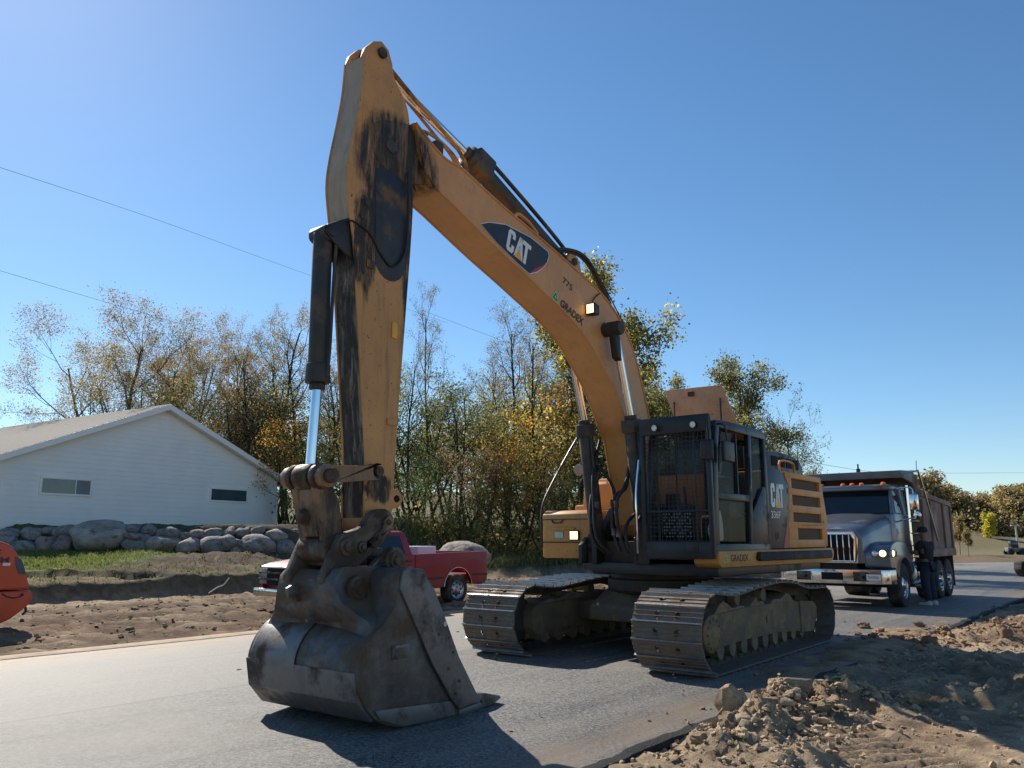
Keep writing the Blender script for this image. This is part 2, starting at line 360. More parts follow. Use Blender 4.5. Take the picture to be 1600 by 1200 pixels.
# engine housing body (dark core behind doors)
hb = MB(); hb.prism([(-.42, 1.39), (-.48, 2.50), (-.98, 2.52), (-2.7, 2.53), (-3.0, 2.43), (-3.16, 1.9), (-3.1, 1.39)], -1.35, 1.44)
hb.build('engine_housing', mYel, EX, bevel=.03)
MB().prism([(-.33, 1.395), (-.44, 2.53), (-.97, 2.545), (-1.30, 2.32), (-1.165, 1.395)], 1.442, 1.50).build('side_panel', mDecN, EX, bevel=.008)
flat([[(0, 0), (1, 0), (1, 1)]], mRed, 'red_flash', EX, (-.93, 1.503, 1.40), (-.232, 0, 0), (-.0, 0, .42))
flat(CAT_L, mWht, 'brand_lettering', EX, (-.53, 1.503, 1.98), (-.52 / 2.4, 0, 0), (-.008, 0, .34 / 1.5))
flat(CAT_T, mDecY, 'brand_triangle', EX, (-.53, 1.505, 1.98), (-.52 / 2.4, 0, 0), (-.008, 0, .34 / 1.5))
lettering('336F', (-.51, 1.503, 1.82), (-.37, 0, 0), (0, 0, .105), mWht, 'model_lettering', EX, bold=.01)
mb = MB()
for x in (-.66, -.74): mb.box((x - .012, 1.50, 1.52), (x + .012, 1.508, 1.62))
mb.box((-.74, 1.50, 1.512), (-.66, 1.508, 1.528)); mb.build('panel_latch', mBlk, EX)
# louvred engine door, built as frame strips round four recessed meshes
LV = [[(-1.37, 2.43), (-2.62, 2.445), (-2.74, 2.30), (-1.44, 2.28)], [(-1.45, 2.18), (-2.75, 2.20), (-2.75, 2.04), (-1.46, 2.03)],
      [(-1.45, 1.93), (-2.76, 1.92), (-2.76, 1.78), (-1.46, 1.79)], [(-1.60, 1.69), (-2.76, 1.69), (-2.73, 1.51), (-1.61, 1.53)]]
dr = MB()
zs = [(2.525, 2.44), (2.29, 2.19), (2.035, 1.925), (1.785, 1.69), (1.52, 1.40)]
for a, b in zs: dr.box((-2.86, 1.44, b), (-1.19, 1.50, a))
dr.box((-2.86, 1.445, 1.41), (-2.755, 1.498, 2.50)); dr.prism([(-1.19, 1.41), (-1.31, 2.32), (-1.19, 2.45), (-1.44, 2.45), (-1.44, 1.41)], 1.445, 1.498)
dr.box((-1.605, 1.445, 1.5), (-1.44, 1.497, 1.7))
D_ = dr.build('engine_door', mYel, EX, bevel=.006)
mMesh = M('louver_mesh', (.085, .055, .03, 1), .8, var=.3, vs=20, bump=.5, bs=120)
for q in LV: MB().prism([(q[0][0] + .02, q[0][1] + .01), (q[1][0] - .02, q[1][1] + .01), (q[2][0] - .02, q[2][1] - .01), (q[3][0] + .02, q[3][1] - .01)], 1.443, 1.462).build('louver', mMesh, D_)
# broken curled strip between the lower louvers
MB().tube([(-1.8, 1.50, 1.74), (-2.3, 1.52, 1.75), (-2.6, 1.56, 1.755), (-2.78, 1.53, 1.81)], .012, 6).build('bent_trim', mYel, D_)
MB().prism([(-2.87, 1.40), (-2.87, 2.49), (-2.98, 2.44), (-3.15, 1.9), (-3.1, 1.40)], 1.36, 1.475).build('rear_corner_panel', mYel, EX, bevel=.03)
# counterweight
cwp = [(-2.3, -1.38), (-2.3, 1.30), (-2.75, 1.28), (-3.15, 1.12), (-3.4, .75), (-3.5, .3), (-3.5, -.3), (-3.4, -.8), (-3.15, -1.2), (-2.75, -1.36)]
MB().prism(cwp, 1.23, 2.44, plane='xy').build('counterweight', mYel, EX, bevel=.06)
# hood dome with vents
dm = MB(); dm.prism(crv([(-1.55, 2.52), (-1.62, 2.86), (-1.85, 2.93), (-2.6, 2.95), (-3.2, 2.9), (-3.45, 2.78), (-3.5, 2.5)], 3), .15, 1.02)
DM = dm.build('exhaust_hood', mBlk, EX, bevel=.04)
mVnt = M('vent_void', (.004, .004, .005, 1), .9, var=.2)
for i in range(4): MB().box((-2.2 - i * .34, 1.015, 2.70), (-1.95 - i * .34, 1.03, 2.86)).build('vent', mVnt, DM)
MB().tube([(-1.55, 1.3, 2.53), (-1.55, 1.3, 2.72), (-2.15, 1.3, 2.72), (-2.15, 1.3, 2.53)], .018, 8, 3).build('handrail', mYel, EX)
# open service hatch standing on the deck behind the cab
mHat = worn_paint('hatch_paint', (.60, .33, .17, 1), chips=1.0, streak=.15)
ha = MB(); ha.add([(-1.02, -.37, 3.95), (-1.02, .63, 3.93), (-1.16, .86, 3.16), (-1.16, -.18, 3.20), (-1.06, -.37, 3.95), (-1.06, .63, 3.93), (-1.20, .86, 3.16), (-1.20, -.18, 3.20)],
                  [(0, 1, 2, 3), (7, 6, 5, 4), (0, 4, 5, 1), (1, 5, 6, 2), (2, 6, 7, 3), (3, 7, 4, 0)])
HA = ha.build('service_hatch', mHat, EX, bevel=.012); HA['label'] = 'raised pinkish hatch plate behind the cab roof'
MB().box((-1.02, .06, 3.80), (-1.0, .16, 3.87)).build('hatch_latch', mLink, HA)
for y, z in ((-.20, 3.74), (.60, 3.72)): MB().cyl((-.98, y + .02, 3.05), (-1.03, y, z), .014, n=8).build('gas_strut', mBlk, HA)
dk = MB(); dk.box((-1.3, -.6, 2.5), (-.5, .55, 2.62)); dk.box((-1.26, -.25, 2.6), (-1.1, .9, 3.2)); dk.build('hood_deck', mBlk, EX, bevel=.02)
# ---- cab
cabP = [(1.40, 1.27), (1.42, 1.6), (1.36, 2.6), (1.24, 3.02), (1.02, 3.045), (-.30, 3.05), (-.44, 3.0), (-.44, 1.39), (-.2, 1.27)]
C_ = MB()
# floor + rear + roof shells
C_.prism([(1.40, 1.27), (1.40, 1.47), (-.44, 1.47), (-.44, 1.39), (-.2, 1.27)], .56, 1.5)
C_.prism([(1.28, 2.94), (1.24, 3.03), (1.02, 3.05), (-.30, 3.06), (-.45, 3.01), (-.45, 2.93)], .57, 1.505)
for (y0, y1) in ((.56, .61), (1.44, 1.505)):
    C_.prism([(1.42, 1.46), (1.42, 1.6), (1.35, 2.6), (1.26, 2.96), (1.14, 2.96), (1.23, 2.6), (1.29, 1.46)], y0, y1)        # front pillar
    C_.box((-.452, y0, 1.46), (-.355, y1, 2.95))                                                                       # rear pillar
C_.prism([(.30, 1.46), (.20, 2.95), (.10, 2.95), (.21, 1.46)], 1.442, 1.508)                                               # door pillar
C_.prism([(.22, 1.46), (.20, 1.85), (-.25, 2.25), (-.36, 2.25), (-.36, 1.46)], 1.44, 1.503)                               # lower rear panel
C_.box((.24, 1.443, 2.02), (1.27, 1.507, 2.11)); C_.box((-.45, .6, 1.46), (-.42, 1.45, 2.1)); C_.box((-.44, .6, 2.86), (-.4, 1.45, 2.95))
CAB = C_.build('cab', mCab, EX, bevel=.012)
# door glass upper, lower, rear side, rear, roof side
MB().prism([(1.22, 2.10), (1.02, 2.90), (.62, 2.91), (.62, 2.11)], 1.462, 1.470).build('window', mGls, CAB)
MB().prism([(1.25, 1.50), (1.23, 2.03), (.26, 2.04), (.32, 1.48)], 1.462, 1.470).build('window', mGls, CAB)
MB().prism([(.11, 2.95), (.20, 1.84), (-.25, 2.24), (-.36, 2.95)], 1.462, 1.470).build('window', mGls, CAB)
MB().box((-.435, .6, 2.1), (-.427, 1.45, 2.87)).build('window', mGls, CAB)
MB().prism([(1.28, 1.47), (1.26, 2.05), (-.36, 2.05), (-.36, 1.47)], .58, .588).build('window', mGls, CAB)
MB().prism([(1.26, 2.05), (1.18, 2.94), (-.36, 2.94), (-.36, 2.05)], .58, .588).build('window', mGls, CAB)
fw = MB(); fw.add([(1.41, .62, 1.62), (1.41, 1.44, 1.62), (1.30, 1.44, 2.86), (1.30, .62, 2.86)], [(0, 1, 2, 3)]); fw.build('windshield', mGls, CAB)
MB().box((.60, 1.462, 2.06), (.62, 1.50, 2.9)).build('window_divider', mCab, CAB)
MB().tube([(.36, 1.51, 2.2), (.36, 1.56, 2.25), (.34, 1.56, 2.6), (.34, 1.51, 2.65)], .013, 8, 3).build('door_handle', mBlk, CAB)
# seat, console, operator bag visible through glass
st = MB(); st.box((-.1, .85, 1.47), (.45, 1.28, 1.85)); st.box((-.22, .86, 1.85), (-.05, 1.27, 2.42)); st.box((-.18, .95, 2.42), (-.06, 1.18, 2.62))
st.build('seat', M('seat_cloth', (.02, .02, .022, 1), .9), CAB, bevel=.05, seg=3)
cn = MB(); cn.box((.45, .68, 1.47), (.95, .82, 2.0)); cn.box((.35, 1.30, 1.8), (.75, 1.42, 2.0)); cn.cyl((.62, 1.36, 2.0), (.66, 1.36, 2.22), .02); cn.cyl((.7, .78, 2.0), (.74, .78, 2.24), .02)
cn.box((1.0, .66, 1.9), (1.06, .86, 2.12)); cn.build('console', mBlk, CAB, bevel=.015)
bgm = MB(); bgm.prism(crv([(1.1, 1.5), (1.16, 1.66), (1.06, 1.78), (1.0, 1.9), (.93, 1.74), (.92, 1.56), (.96, 1.5)], 3), 1.28, 1.40); bgm.build('white_bag', mWht, CAB, bevel=.03)
# front guard: frame + welded screen
gd = MB()
for y in (.575, 1.50): gd.box((1.46, y - .03, 1.29), (1.52, y + .03, 3.05))
gd.box((1.46, .55, 2.86), (1.53, 1.53, 3.08)); gd.box((1.46, .60, 1.29), (1.52, 1.48, 1.50))
for y in (.78, 1.05, 1.30): gd.box((1.475, y - .012, 1.5), (1.495, y + .012, 2.86))
gd.box((1.46, .6, 1.86), (1.51, 1.48, 1.885))
GD = gd.build('front_guard', mCab, CAB, bevel=.008)
sc = MB()
for i in range(17): y = .61 + i * .054; sc.box((1.496, y - .003, 1.5), (1.502, y + .003, 2.86))
for i in range(26): z = 1.51 + i * .054; sc.box((1.490, .6, z - .003), (1.496, 1.48, z + .003))
tag(sc.build('guard_screen', mBlk, CAB), kind='stuff')
lp = MB()
for i in range(11):
    for j in range(8):
        if (i * 7 + j * 5) % 4: lp.cyl((1.505, .86 + i * .036, 1.56 + j * .04), (1.509, .86 + i * .036, 1.56 + j * .04), .009, n=6)
tag(lp.build('punched_plate', M('punched_hole_light', (.13, .16, .16, 1), .6), CAB), kind='stuff')
MB().box((1.51, 1.16, 1.36), (1.53, 1.32, 1.50)).build('guard_step', mBlk, CAB, bevel=.006)
def lamp(name, c, d, r, parent, lit=False):
    h = MB().lathe([(0, -.06), (r * .7, -.055), (r * 1.05, 0), (r * 1.05, .02), (r * .92, .02)], c, d, 20).build(name, mBlk, parent)
    MB().lathe([(r * .93, .012), (r * .6, .022), (0, .026)], c, d, 20).build('lens', mLmp if lit else M('lamp_lens', (.75, .77, .75, 1), .12, var=.05), h); return h
for y in (.80, 1.34): lamp('work_light', (1.57, y, 2.945), (1, 0, -.08), .045, CAB)
mm = MB(); mm.box((1.56, 1.43, 2.49), (1.60, 1.60, 2.74)); mm.build('mirror', mBlk, CAB, bevel=.018, seg=3)
MB().tube([(1.5, 1.5, 2.98), (1.58, 1.52, 2.95), (1.58, 1.52, 2.74)], .012, 8, 3).build('mirror_arm', mBlk, CAB)
m2 = MB(); m2.box((.98, 1.58, 2.49), (1.30, 1.63, 2.75)); m2.build('mirror', mBlk, CAB, bevel=.02, seg=3)
MB().tube([(1.2, 1.5, 2.98), (1.2, 1.6, 2.95), (1.16, 1.605, 2.75)], .012, 8, 3).build('mirror_arm', mBlk, CAB)
gr = MB(); gr.tube([(1.56, .5, 1.35), (1.6, .52, 1.7), (1.6, .52, 2.1), (1.5, .52, 2.55)], .016, 8); gr.build('grab_rail', mChr, EX)
# ---- right-hand boxes, rail, mirror
mBox = worn_paint('box_yellow', (.56, .26, .06, 1), chips=.8)
rb = MB(); rb.prism([(1.16, 1.26), (1.17, 1.88), (1.10, 1.935), (.2, 1.94), (.2, 1.26)], -1.30, -.46); RB = rb.build('storage_box', mBox, EX, bevel=.025, seg=3)
MB().box((1.166, -1.31, 1.475), (1.178, -.47, 1.49)).build('seam', mBlk, RB); MB().box((1.168, -1.31, 1.80), (1.178, -.47, 1.812)).build('seam', mBlk, RB)
lt = MB(); lt.prism([(-1.12, 1.81), (-1.09, 1.765), (-.96, 1.765), (-.93, 1.81), (-.915, 1.81), (-.955, 1.75), (-1.095, 1.75), (-1.135, 1.81)], 1.17, 1.19, plane='yz'); lt.build('latch', mBlk, RB)
MB().box((1.17, -1.18, 1.66), (1.20, -.72, 1.69)).build('grab_bar', mBox, RB, bevel=.008)
MB().box((1.175, -1.07, 1.545), (1.179, -.93, 1.63)).build('service_sticker', M('sticker_mint', (.35, .55, .45, 1), .5, var=.3, vs=30), RB)
ll = MB(); ll.box((1.17, -.80, 1.51), (1.21, -.64, 1.65)); LL = ll.build('work_light', mBlk, RB, bevel=.015)
MB().box((1.21, -.785, 1.525), (1.214, -.655, 1.635)).build('lens', mLmp, LL, bevel=.002)
r2 = MB(); r2.prism([(.55, 1.94), (.5, 2.34), (.44, 2.38), (-.4, 2.38), (-.4, 1.9)], -1.0, -.42); r2.build('fuel_tank_cover', mBox, EX, bevel=.025)
r3 = MB(); r3.box((-.45, -1.36, 1.25), (.22, -.45, 2.05)); r3.build('fuel_tank', mBox, EX, bevel=.03)
MB().tube([(1.12, -1.34, 1.42), (1.13, -1.34, 1.9), (.95, -1.33, 2.25), (.35, -1.25, 3.02), (.28, -1.2, 3.08), (.1, -1.15, 3.05), (.0, -1.13, 2.7), (-.05, -1.1, 2.3)], .019, 8).build('handrail', mBlk, EX)
MB().tube([(-.25, -.6, 2.3), (-.25, -.6, 2.95), (-.25, -.45, 3.05), (-.25, .1, 3.05), (-.25, .2, 2.95), (-.25, .2, 2.5)], .016, 8, 3).build('handrail', mBlk, EX)
mr = MB().lathe([(0, -.03), (.06, -.03), (.085, 0), (.085, .02), (0, .03)], (.62, -1.0, 2.56), (1, .2, -.3), 18); MR = mr.build('mirror', M('mirror_back_grey', (.25, .25, .26, 1), .4), EX)
MB().tube([(.58, -1.0, 2.62), (.5, -1.04, 2.72), (.3, -1.16, 2.8)], .01, 6).build('mirror_arm', mBlk, MR)
# ---- boom
top = [(5.47, 5.76), (5.2, 5.61), (4.98, 5.53), (4.75, 5.525), (4.33, 5.41), (3.86, 5.29), (3.22, 5.15), (2.51, 4.97), (1.89, 4.80), (1.48, 4.59), (1.14, 4.28), (.94, 3.96), (.76, 3.53), (.65, 3.24), (.50, 2.5), (.36, 1.9)]
bot = [(.86, 1.72), (.92, 2.1), (1.03, 2.52), (1.14, 2.9), (1.28, 3.07), (1.40, 3.25), (1.62, 3.54), (1.9, 3.8), (2.27, 4.10), (2.72, 4.32), (3.19, 4.48), (3.6, 4.62), (4.1, 4.78), (4.57, 4.95), (4.9, 5.07), (5.17, 5.16), (5.32, 5.30)]
foot = arc(.58, 1.78, .25, 160, 345, 10)
BW = .24
# oily nose, dirty foot
mBoom = worn_paint('boom_paint', (.61, .278, .082, 1), grime=((5.56, 5.18, .48, .62, .25), (1.80, 4.30, .13, .13, .5)), chips=.25, streak=.12, rough=.42)
bm_ = MB(); bm_.prism(crv(top, 3) + foot + crv(bot, 3), -BW + .012, BW - .012)
BOOM = bm_.build('boom', mBoom, EX, bevel=.0, smooth=30)
# flange lips along the top and bottom plates
fl = MB()
T3 = crv(top, 4)
for a, b in zip(T3[:-1], T3[1:]):
    pass
for side in (-1, 1):
    fl.tube([(p[0], side * (BW - .008), p[1]) for p in T3], .013, 6, 0)
    fl.tube([(p[0], side * (BW - .008), p[1]) for p in crv(bot, 4)], .013, 6, 0)
fl.build('boom_flange', mBoom, EX, recalc=True)
# nose fork plates and pin boss
npz = [(5.2, 5.20), (5.2, 5.59), (5.47, 5.75), (5.62, 5.72)] + arc(5.74, 5.40, .27, 70, -80, 10) + [(5.5, 5.08)]
for side in (-1, 1):
    y0, y1 = sorted((side * .150, side * .168)); MB().prism(npz, y0, y1).build('nose_plate', worn_paint('nose_grease%d' % side, (.30, .16, .06, 1), grime=((5.70, 5.3, .9, .9, .3),)), BOOM, bevel=.012)
MB().cyl((5.74, -.18, 5.40), (5.74, .18, 5.40), .07, n=24).build('nose_pin', mLink, BOOM)
for (u, z) in ((2.62, 4.6), (3.45, 4.85)): pass
# brand decal
dec = [(4.406, 4.984), (4.273, 5.045), (3.970, 5.115), (3.484, 5.105), (3.13, 5.03), (3.11, 4.985), (3.15, 4.89), (3.231, 4.803), (3.36, 4.71), (3.516, 4.645), (3.760, 4.715), (4.147, 4.855)]
yD = BW - .008
flat([[((u - 3.76) * 1.02 + 3.76, (z - 4.88) * 1.04 + 4.88) for u, z in dec]], mWht, 'decal_border', BOOM, (0, yD, 0), (1, 0, 0), (0, 0, 1))
flat([dec], mDecN, 'brand_decal', BOOM, (0, yD + .002, 0), (1, 0, 0), (0, 0, 1))
flat([[(3.516, 4.645), (3.36, 4.71), (3.231, 4.803), (3.15, 4.89), (3.28, 4.80), (3.40, 4.74)]], mRed, 'red_flash', BOOM, (0, yD + .004, 0), (1, 0, 0), (0, 0, 1))
bx = (-.417 / 2.32, 0, -.103 / 2.32); by = (-.069 / 1.5, 0, .276 / 1.5)
flat(CAT_L, mWht, 'brand_lettering', BOOM, (3.974, yD + .004, 4.825), bx, by)
flat(CAT_T, mDecY, 'brand_triangle', BOOM, (3.974, yD + .006, 4.825), bx, by)
lettering('775', (2.815, yD + .002, 4.716), (-.208, 0, -.068), (-.023, 0, .081), mDecB, 'fleet_number', BOOM)
lettering('GRADEX', (2.881, yD + .002, 4.396), (-.512, 0, -.156), (-.042, 0, .10), mDecB, 'company_lettering', BOOM, bold=.025)
logo_tri(BOOM, (3.071, yD, 4.465), (2.954, yD, 4.576), (2.911, yD, 4.400), (0, .002, 0))
# boom lamp
bl = MB(); bl.box((2.14, .24, 4.41), (2.20, .36, 4.55)); bl.box((2.2, .24, 4.40), (2.29, .37, 4.56)); BL = bl.build('boom_lamp', mBlk, BOOM, bevel=.02, seg=3)
MB().box((2.29, .252, 4.42), (2.295, .358, 4.54)).build('lens', mLmp, BL, bevel=.002)
MB().tube([(2.18, .26, 4.55), (2.12, .25, 4.65), (1.95, .245, 4.78)], .008, 6).build('lamp_cable', mHose, BOOM)
# ---- stick
sf = [(6.10, 6.24), (6.12, 5.9), (6.17, 5.56), (6.24, 5.16), (6.265, 4.86), (6.22, 4.55), (6.15, 4.2), (6.08, 3.6), (5.96, 2.58), (5.92, 2.2), (5.92, 1.9), (5.91, 1.72)]
sr = [(5.60, 1.72), (5.58, 1.9), (5.55, 2.61), (5.48, 3.68), (5.415, 4.83), (5.45, 5.4), (5.50, 5.80), (5.56, 5.97), (5.68, 6.11), (5.75, 6.21)]
mStick = worn_paint('stick_paint', (.58, .27, .075, 1), grime=((5.74, 5.22, .50, .58, .35), (5.66, 4.75, .36, .62, .45), (6.02, 4.35, .17, .62, .7), (5.45, 4.3, .10, 1.0, .6), (5.75, 2.0, .20, .14, 1.2)), chips=.9, streak=.6)
mFront = worn_paint('stick_front_paint', (.40, .29, .17, 1), grime=((6.0, 3.0, 1.2, 1.62, .35),), chips=.5, streak=.5)
mSt2 = [mStick, mFront]
sk = MB(); SWd = .16
prof = crv(sf, 3) + arc(5.755, 1.67, .155, 10, -190, 10) + crv(sr, 3)
nf = len(crv(sf, 3)); n_ = len(prof)
sk.add([(p[0], -SWd, p[1]) for p in prof] + [(p[0], SWd, p[1]) for p in prof], [list(range(n_))[::-1], list(range(n_, 2 * n_))])
for i in range(n_):
    sk.cur = 1 if i < nf - 1 else 0; sk.add([], [])
    sk.f.append([i, (i + 1) % n_, n_ + (i + 1) % n_, n_ + i]); sk.mi.append(sk.cur)
STK = sk.build('stick', mSt2, EX, smooth=30)
# top clevis ears carrying the stick cylinder
ear = [(5.72, 6.18), (5.745, 6.32), (5.80, 6.44), (5.90, 6.49), (6.0, 6.44), (6.08, 6.34), (6.11, 6.22)]
for side in (-1, 1):
    y0, y1 = sorted((side * .075, side * .158)); MB().prism(ear, y0, y1).build('clevis_ear', mStick, STK, bevel=.01)
MB().cyl((5.90, -.19, 6.35), (5.90, .19, 6.35), .055, n=18).build('clevis_pin', mLink, STK)
fp = MB(); fl2 = crv(sf, 4)
for side in (-1, 1): fp.tube([(p[0], side * .152, p[1]) for p in fl2], .013, 6, 0); fp.tube([(p[0], side * .152, p[1]) for p in crv(sr, 4)], .013, 6, 0)
fp.build('weld_bead', mStick, STK)
MB().prism([(5.53, 5.2), (5.46, 4.6), (5.50, 4.25)] + arc(5.70, 4.20, .20, 190, 350, 8) + [(5.9, 4.5), (5.93, 5.1)], .158, .1645).build('boss_plate', M('oily_boss', (.022, .023, .025, 1), .5, var=.4, vs=4, dirt=(.16, .085, .03, 1), da=.12, ds=4, bump=.12), STK, bevel=.005)
MB().tube([(5.52, .20, 5.2), (5.49, .185, 4.7), (5.53, .18, 4.32), (5.68, .18, 4.15), (5.84, .175, 4.24), (5.98, .172, 4.40), (6.2, .16, 4.46), (6.3, .08, 4.42)], .012, 8).build('hydraulic_hose', mHose, STK)
for (u, z, w, h) in ((5.62, 2.62, .13, .06), (5.62, 3.52, .07, .16), (5.96, 4.1, .09, .08)): MB().box((u - w / 2, .16, z - h / 2), (u + w / 2, .176, z + h / 2)).build('pad', mDecY if h > .1 else mStick, STK, bevel=.004)
for (u, z) in ((6.02, 4.7), (6.08, 4.55)): MB().cyl((u, .16, z), (u, .175, z), .03, n=14).build('plug', mLink, STK)
# rear lifting lug
lg = MB(); lg.prism([(5.56, 2.02), (5.40, 2.0)] + arc(5.40, 1.91, .085, 80, -80, 6)[::1] + [(5.56, 1.80)], -.05, .05)
lg.v = [(min(p[0], 5.57) if p[0] > 5.44 else p[0], p[1], p[2]) for p in lg.v]
MB().prism([(5.57, 2.02), (5.43, 2.0)] + [(5.43 - .09 * math.cos(R(a)), 1.91 + .09 * math.sin(R(a))) for a in range(80, -81, -20)] + [(5.43, 1.82), (5.57, 1.80)], -.05, .05).build('lifting_lug', mStick, STK, bevel=.01)
MB().cyl((5.42, -.056, 1.91), (5.42, .056, 1.91), .035, n=14).build('lug_hole', mVnt, STK)
# ---- cylinders
def hyd(name, a, g, b, rb, rr, y, rodmat=None, eye=.1, ring=.03):
    """barrel from base pin a to gland g, rod from g to rod pin b (x,z pairs)"""
    A, G, B = Vector((a[0], y, a[1])), Vector((g[0], y, g[1])), Vector((b[0], y, b[1])); d = (G - A).normalized()
    m = MB(); m.cyl(A, G, rb, n=24); m.cyl(G - d * .14, G + d * .03, rb + ring, n=24); m.cyl(G + d * .03, G + d * .09, rb * .8, n=24)
    m.cyl(A - Vector((0, rb + .02, 0)), A + Vector((0, rb + .02, 0)), eye, n=20)
    o = m.build(name, mHydB, EX, bevel=.006)
    MB().cyl(G, B, rr, n=20).build('rod', mChr, o)
    MB().cyl(B - Vector((0, eye * .8, 0)), B + Vector((0, eye * .8, 0)), eye, n=20).build('rod_eye', mLink, o); return o
mHydB = M('cylinder_black_dust', (.030, .027, .024, 1), .55, var=.4, vs=4, bump=.12, dirt=(.12, .085, .055, 1), da=.3, ds=3)
SCY = hyd('stick_cylinder', (2.45, 5.10), (4.36, 5.88), (5.90, 6.35), .105, .052, 0)
gl = MB(); gl.box((4.0, -.14, 5.66), (4.32, .14, 5.98)); 
MB().box((-.16, -.135, -.135), (.14, .135, .135), Matrix.Translation((4.2, 0, 5.83)) @ Matrix.Rotation(R(-17), 4, 'Y')).build('gland_head', mHydB, SCY, bevel=.02)
MB().tube([(4.3, .02, 5.99), (4.1, .03, 5.98), (3.4, .04, 5.70), (2.9, .05, 5.48), (2.55, .08, 5.28), (2.4, .1, 5.15)], .026, 8).build('steel_pipe', mHydB, SCY)
MB().prism([(2.62, 4.98), (2.56, 5.2), (2.45, 5.22), (2.34, 5.18), (2.2, 4.88)], -.17, -.12).build('cylinder_bracket', mBoom, BOOM, bevel=.01)
MB().prism([(2.62, 4.98), (2.56, 5.2), (2.45, 5.22), (2.34, 5.18), (2.2, 4.88)], .12, .17).build('cylinder_bracket', mBoom, BOOM, bevel=.01)
bp_ = MB(); bp_.cyl((2.45, -.2, 5.10), (2.45, .2, 5.10), .05, n=16); bp_.box((2.5, -.2, 5.0), (2.72, .2, 5.08)); bp_.box((3.3, .1, 5.16), (3.7, .2, 5.27)); bp_.build('bracket_pin', mLink, BOOM, bevel=.01)
MB().tube([(3.75, .2, 5.24), (3.7, .2, 5.35), (3.5, .2, 5.32), (3.3, .2, 5.22)], .02, 8).build('boom_guard_hoop', mBoom, BOOM)
for k, (y, dz) in enumerate(((-.13, 0), (.17, 0), (.20, .02))):
    MB().tube([(2.9, y, 5.12 + dz), (2.6, y, 5.20 + dz), (2.3, y, 5.22 + dz), (2.05, y, 5.12 + dz), (1.75, y, 4.85 + dz), (1.6, y, 4.70 + dz)], .022, 8).build('hydraulic_hose', mHose, BOOM)
MB().tube([(2.3, .19, 5.18), (1.9, .21, 5.02), (1.2, .2, 4.45), (.9, .2, 4.0)], .009, 6).build('lamp_wire', mHose, BOOM)
for i, z in enumerate((5.66, 5.60, 5.53)):
    MB().tube([(5.48, .12 - .08 * i, z + .05), (5.25, .14 - .08 * i, z + .12), (5.0, .15 - .08 * i, z + .10), (4.75, .15 - .08 * i, z - .0), (4.62, .14 - .08 * i, 5.5), (4.4, .12, 5.46)], .018, 8).build('steel_pipe', M('pipe_yellow', (.42, .22, .08, 1), .5, dirt=(.03, .025, .02, 1), da=.4), BOOM)
mn = MB(); mn.box((4.98, -.12, 5.60), (5.10, .18, 5.74)); mn.box((5.2, -.1, 5.66), (5.3, .16, 5.78)); mn.build('pipe_clamp', mLink, BOOM, bevel=.015)
MB().tube([(5.88, .06, 6.42), (5.3, .07, 6.13), (4.9, .07, 5.97), (4.55, .06, 5.80), (4.45, .06, 5.62), (4.42, .06, 5.48)], .022, 8).build('steel_pipe', MATS['pipe_yellow'], BOOM)
MB().tube([(5.7, -.05, 6.34), (4.95, -.05, 5.98), (4.6, -.05, 5.8), (4.5, -.05, 5.6), (4.46, -.05, 5.47)], .018, 8).build('steel_pipe', MATS['pipe_yellow'], BOOM)
BCY = hyd('bucket_cylinder', (6.40, 4.30), (6.385, 2.93), (6.42, 2.08), .09, .045, 0, eye=.08, ring=.02)
bk = MB()
for s_ in (-1, 1): bk.prism([(6.20, 4.5), (6.33, 4.43), (6.45, 4.36), (6.465, 4.28), (6.38, 4.21), (6.14, 4.10)], s_ * .118 - .015, s_ * .118 + .015)
bk.cyl((6.40, -.15, 4.30), (6.40, .15, 4.30), .05, n=16); bk.build('cylinder_bracket', M('grease_black', (.018, .017, .016, 1), .5, var=.4), STK, bevel=.01)
MB().tube([(6.33, .11, 4.2), (6.35, .12, 3.8), (6.36, .12, 3.2), (6.37, .11, 2.95)], .016, 8).build('steel_pipe', mHydB, BCY)
for y in (.37, -.37):
    o = hyd('boom_cylinder', (1.12, 1.42), (1.42, 3.08), (1.80, 4.30), .105, .055, y, eye=.10)
    o['label'] = 'boom lift cylinder beside the cab' if y > 0 else 'boom lift cylinder on the storage box side'
    MB().cyl((1.80, 0, 4.30), (1.80, y + math.copysign(.11, y), 4.30), .09, n=20).build('pin_boss', mLink, o)
    MB().prism([(1.73, 4.22), (1.87, 4.22), (1.80, 3.9), (1.70, 3.86)], y - .055, y + .055).build('greasy_rod_end', M('grease_black', (.02, .02, .02, 1)), o, bevel=.02)
    MB().tube([(1.44, y + .11, 2.95), (1.42, y + .13, 2.6), (1.30, y + .1, 2.0), (1.36, y + .02, 1.75)], .02, 8).build('steel_pipe', mHydB, o)
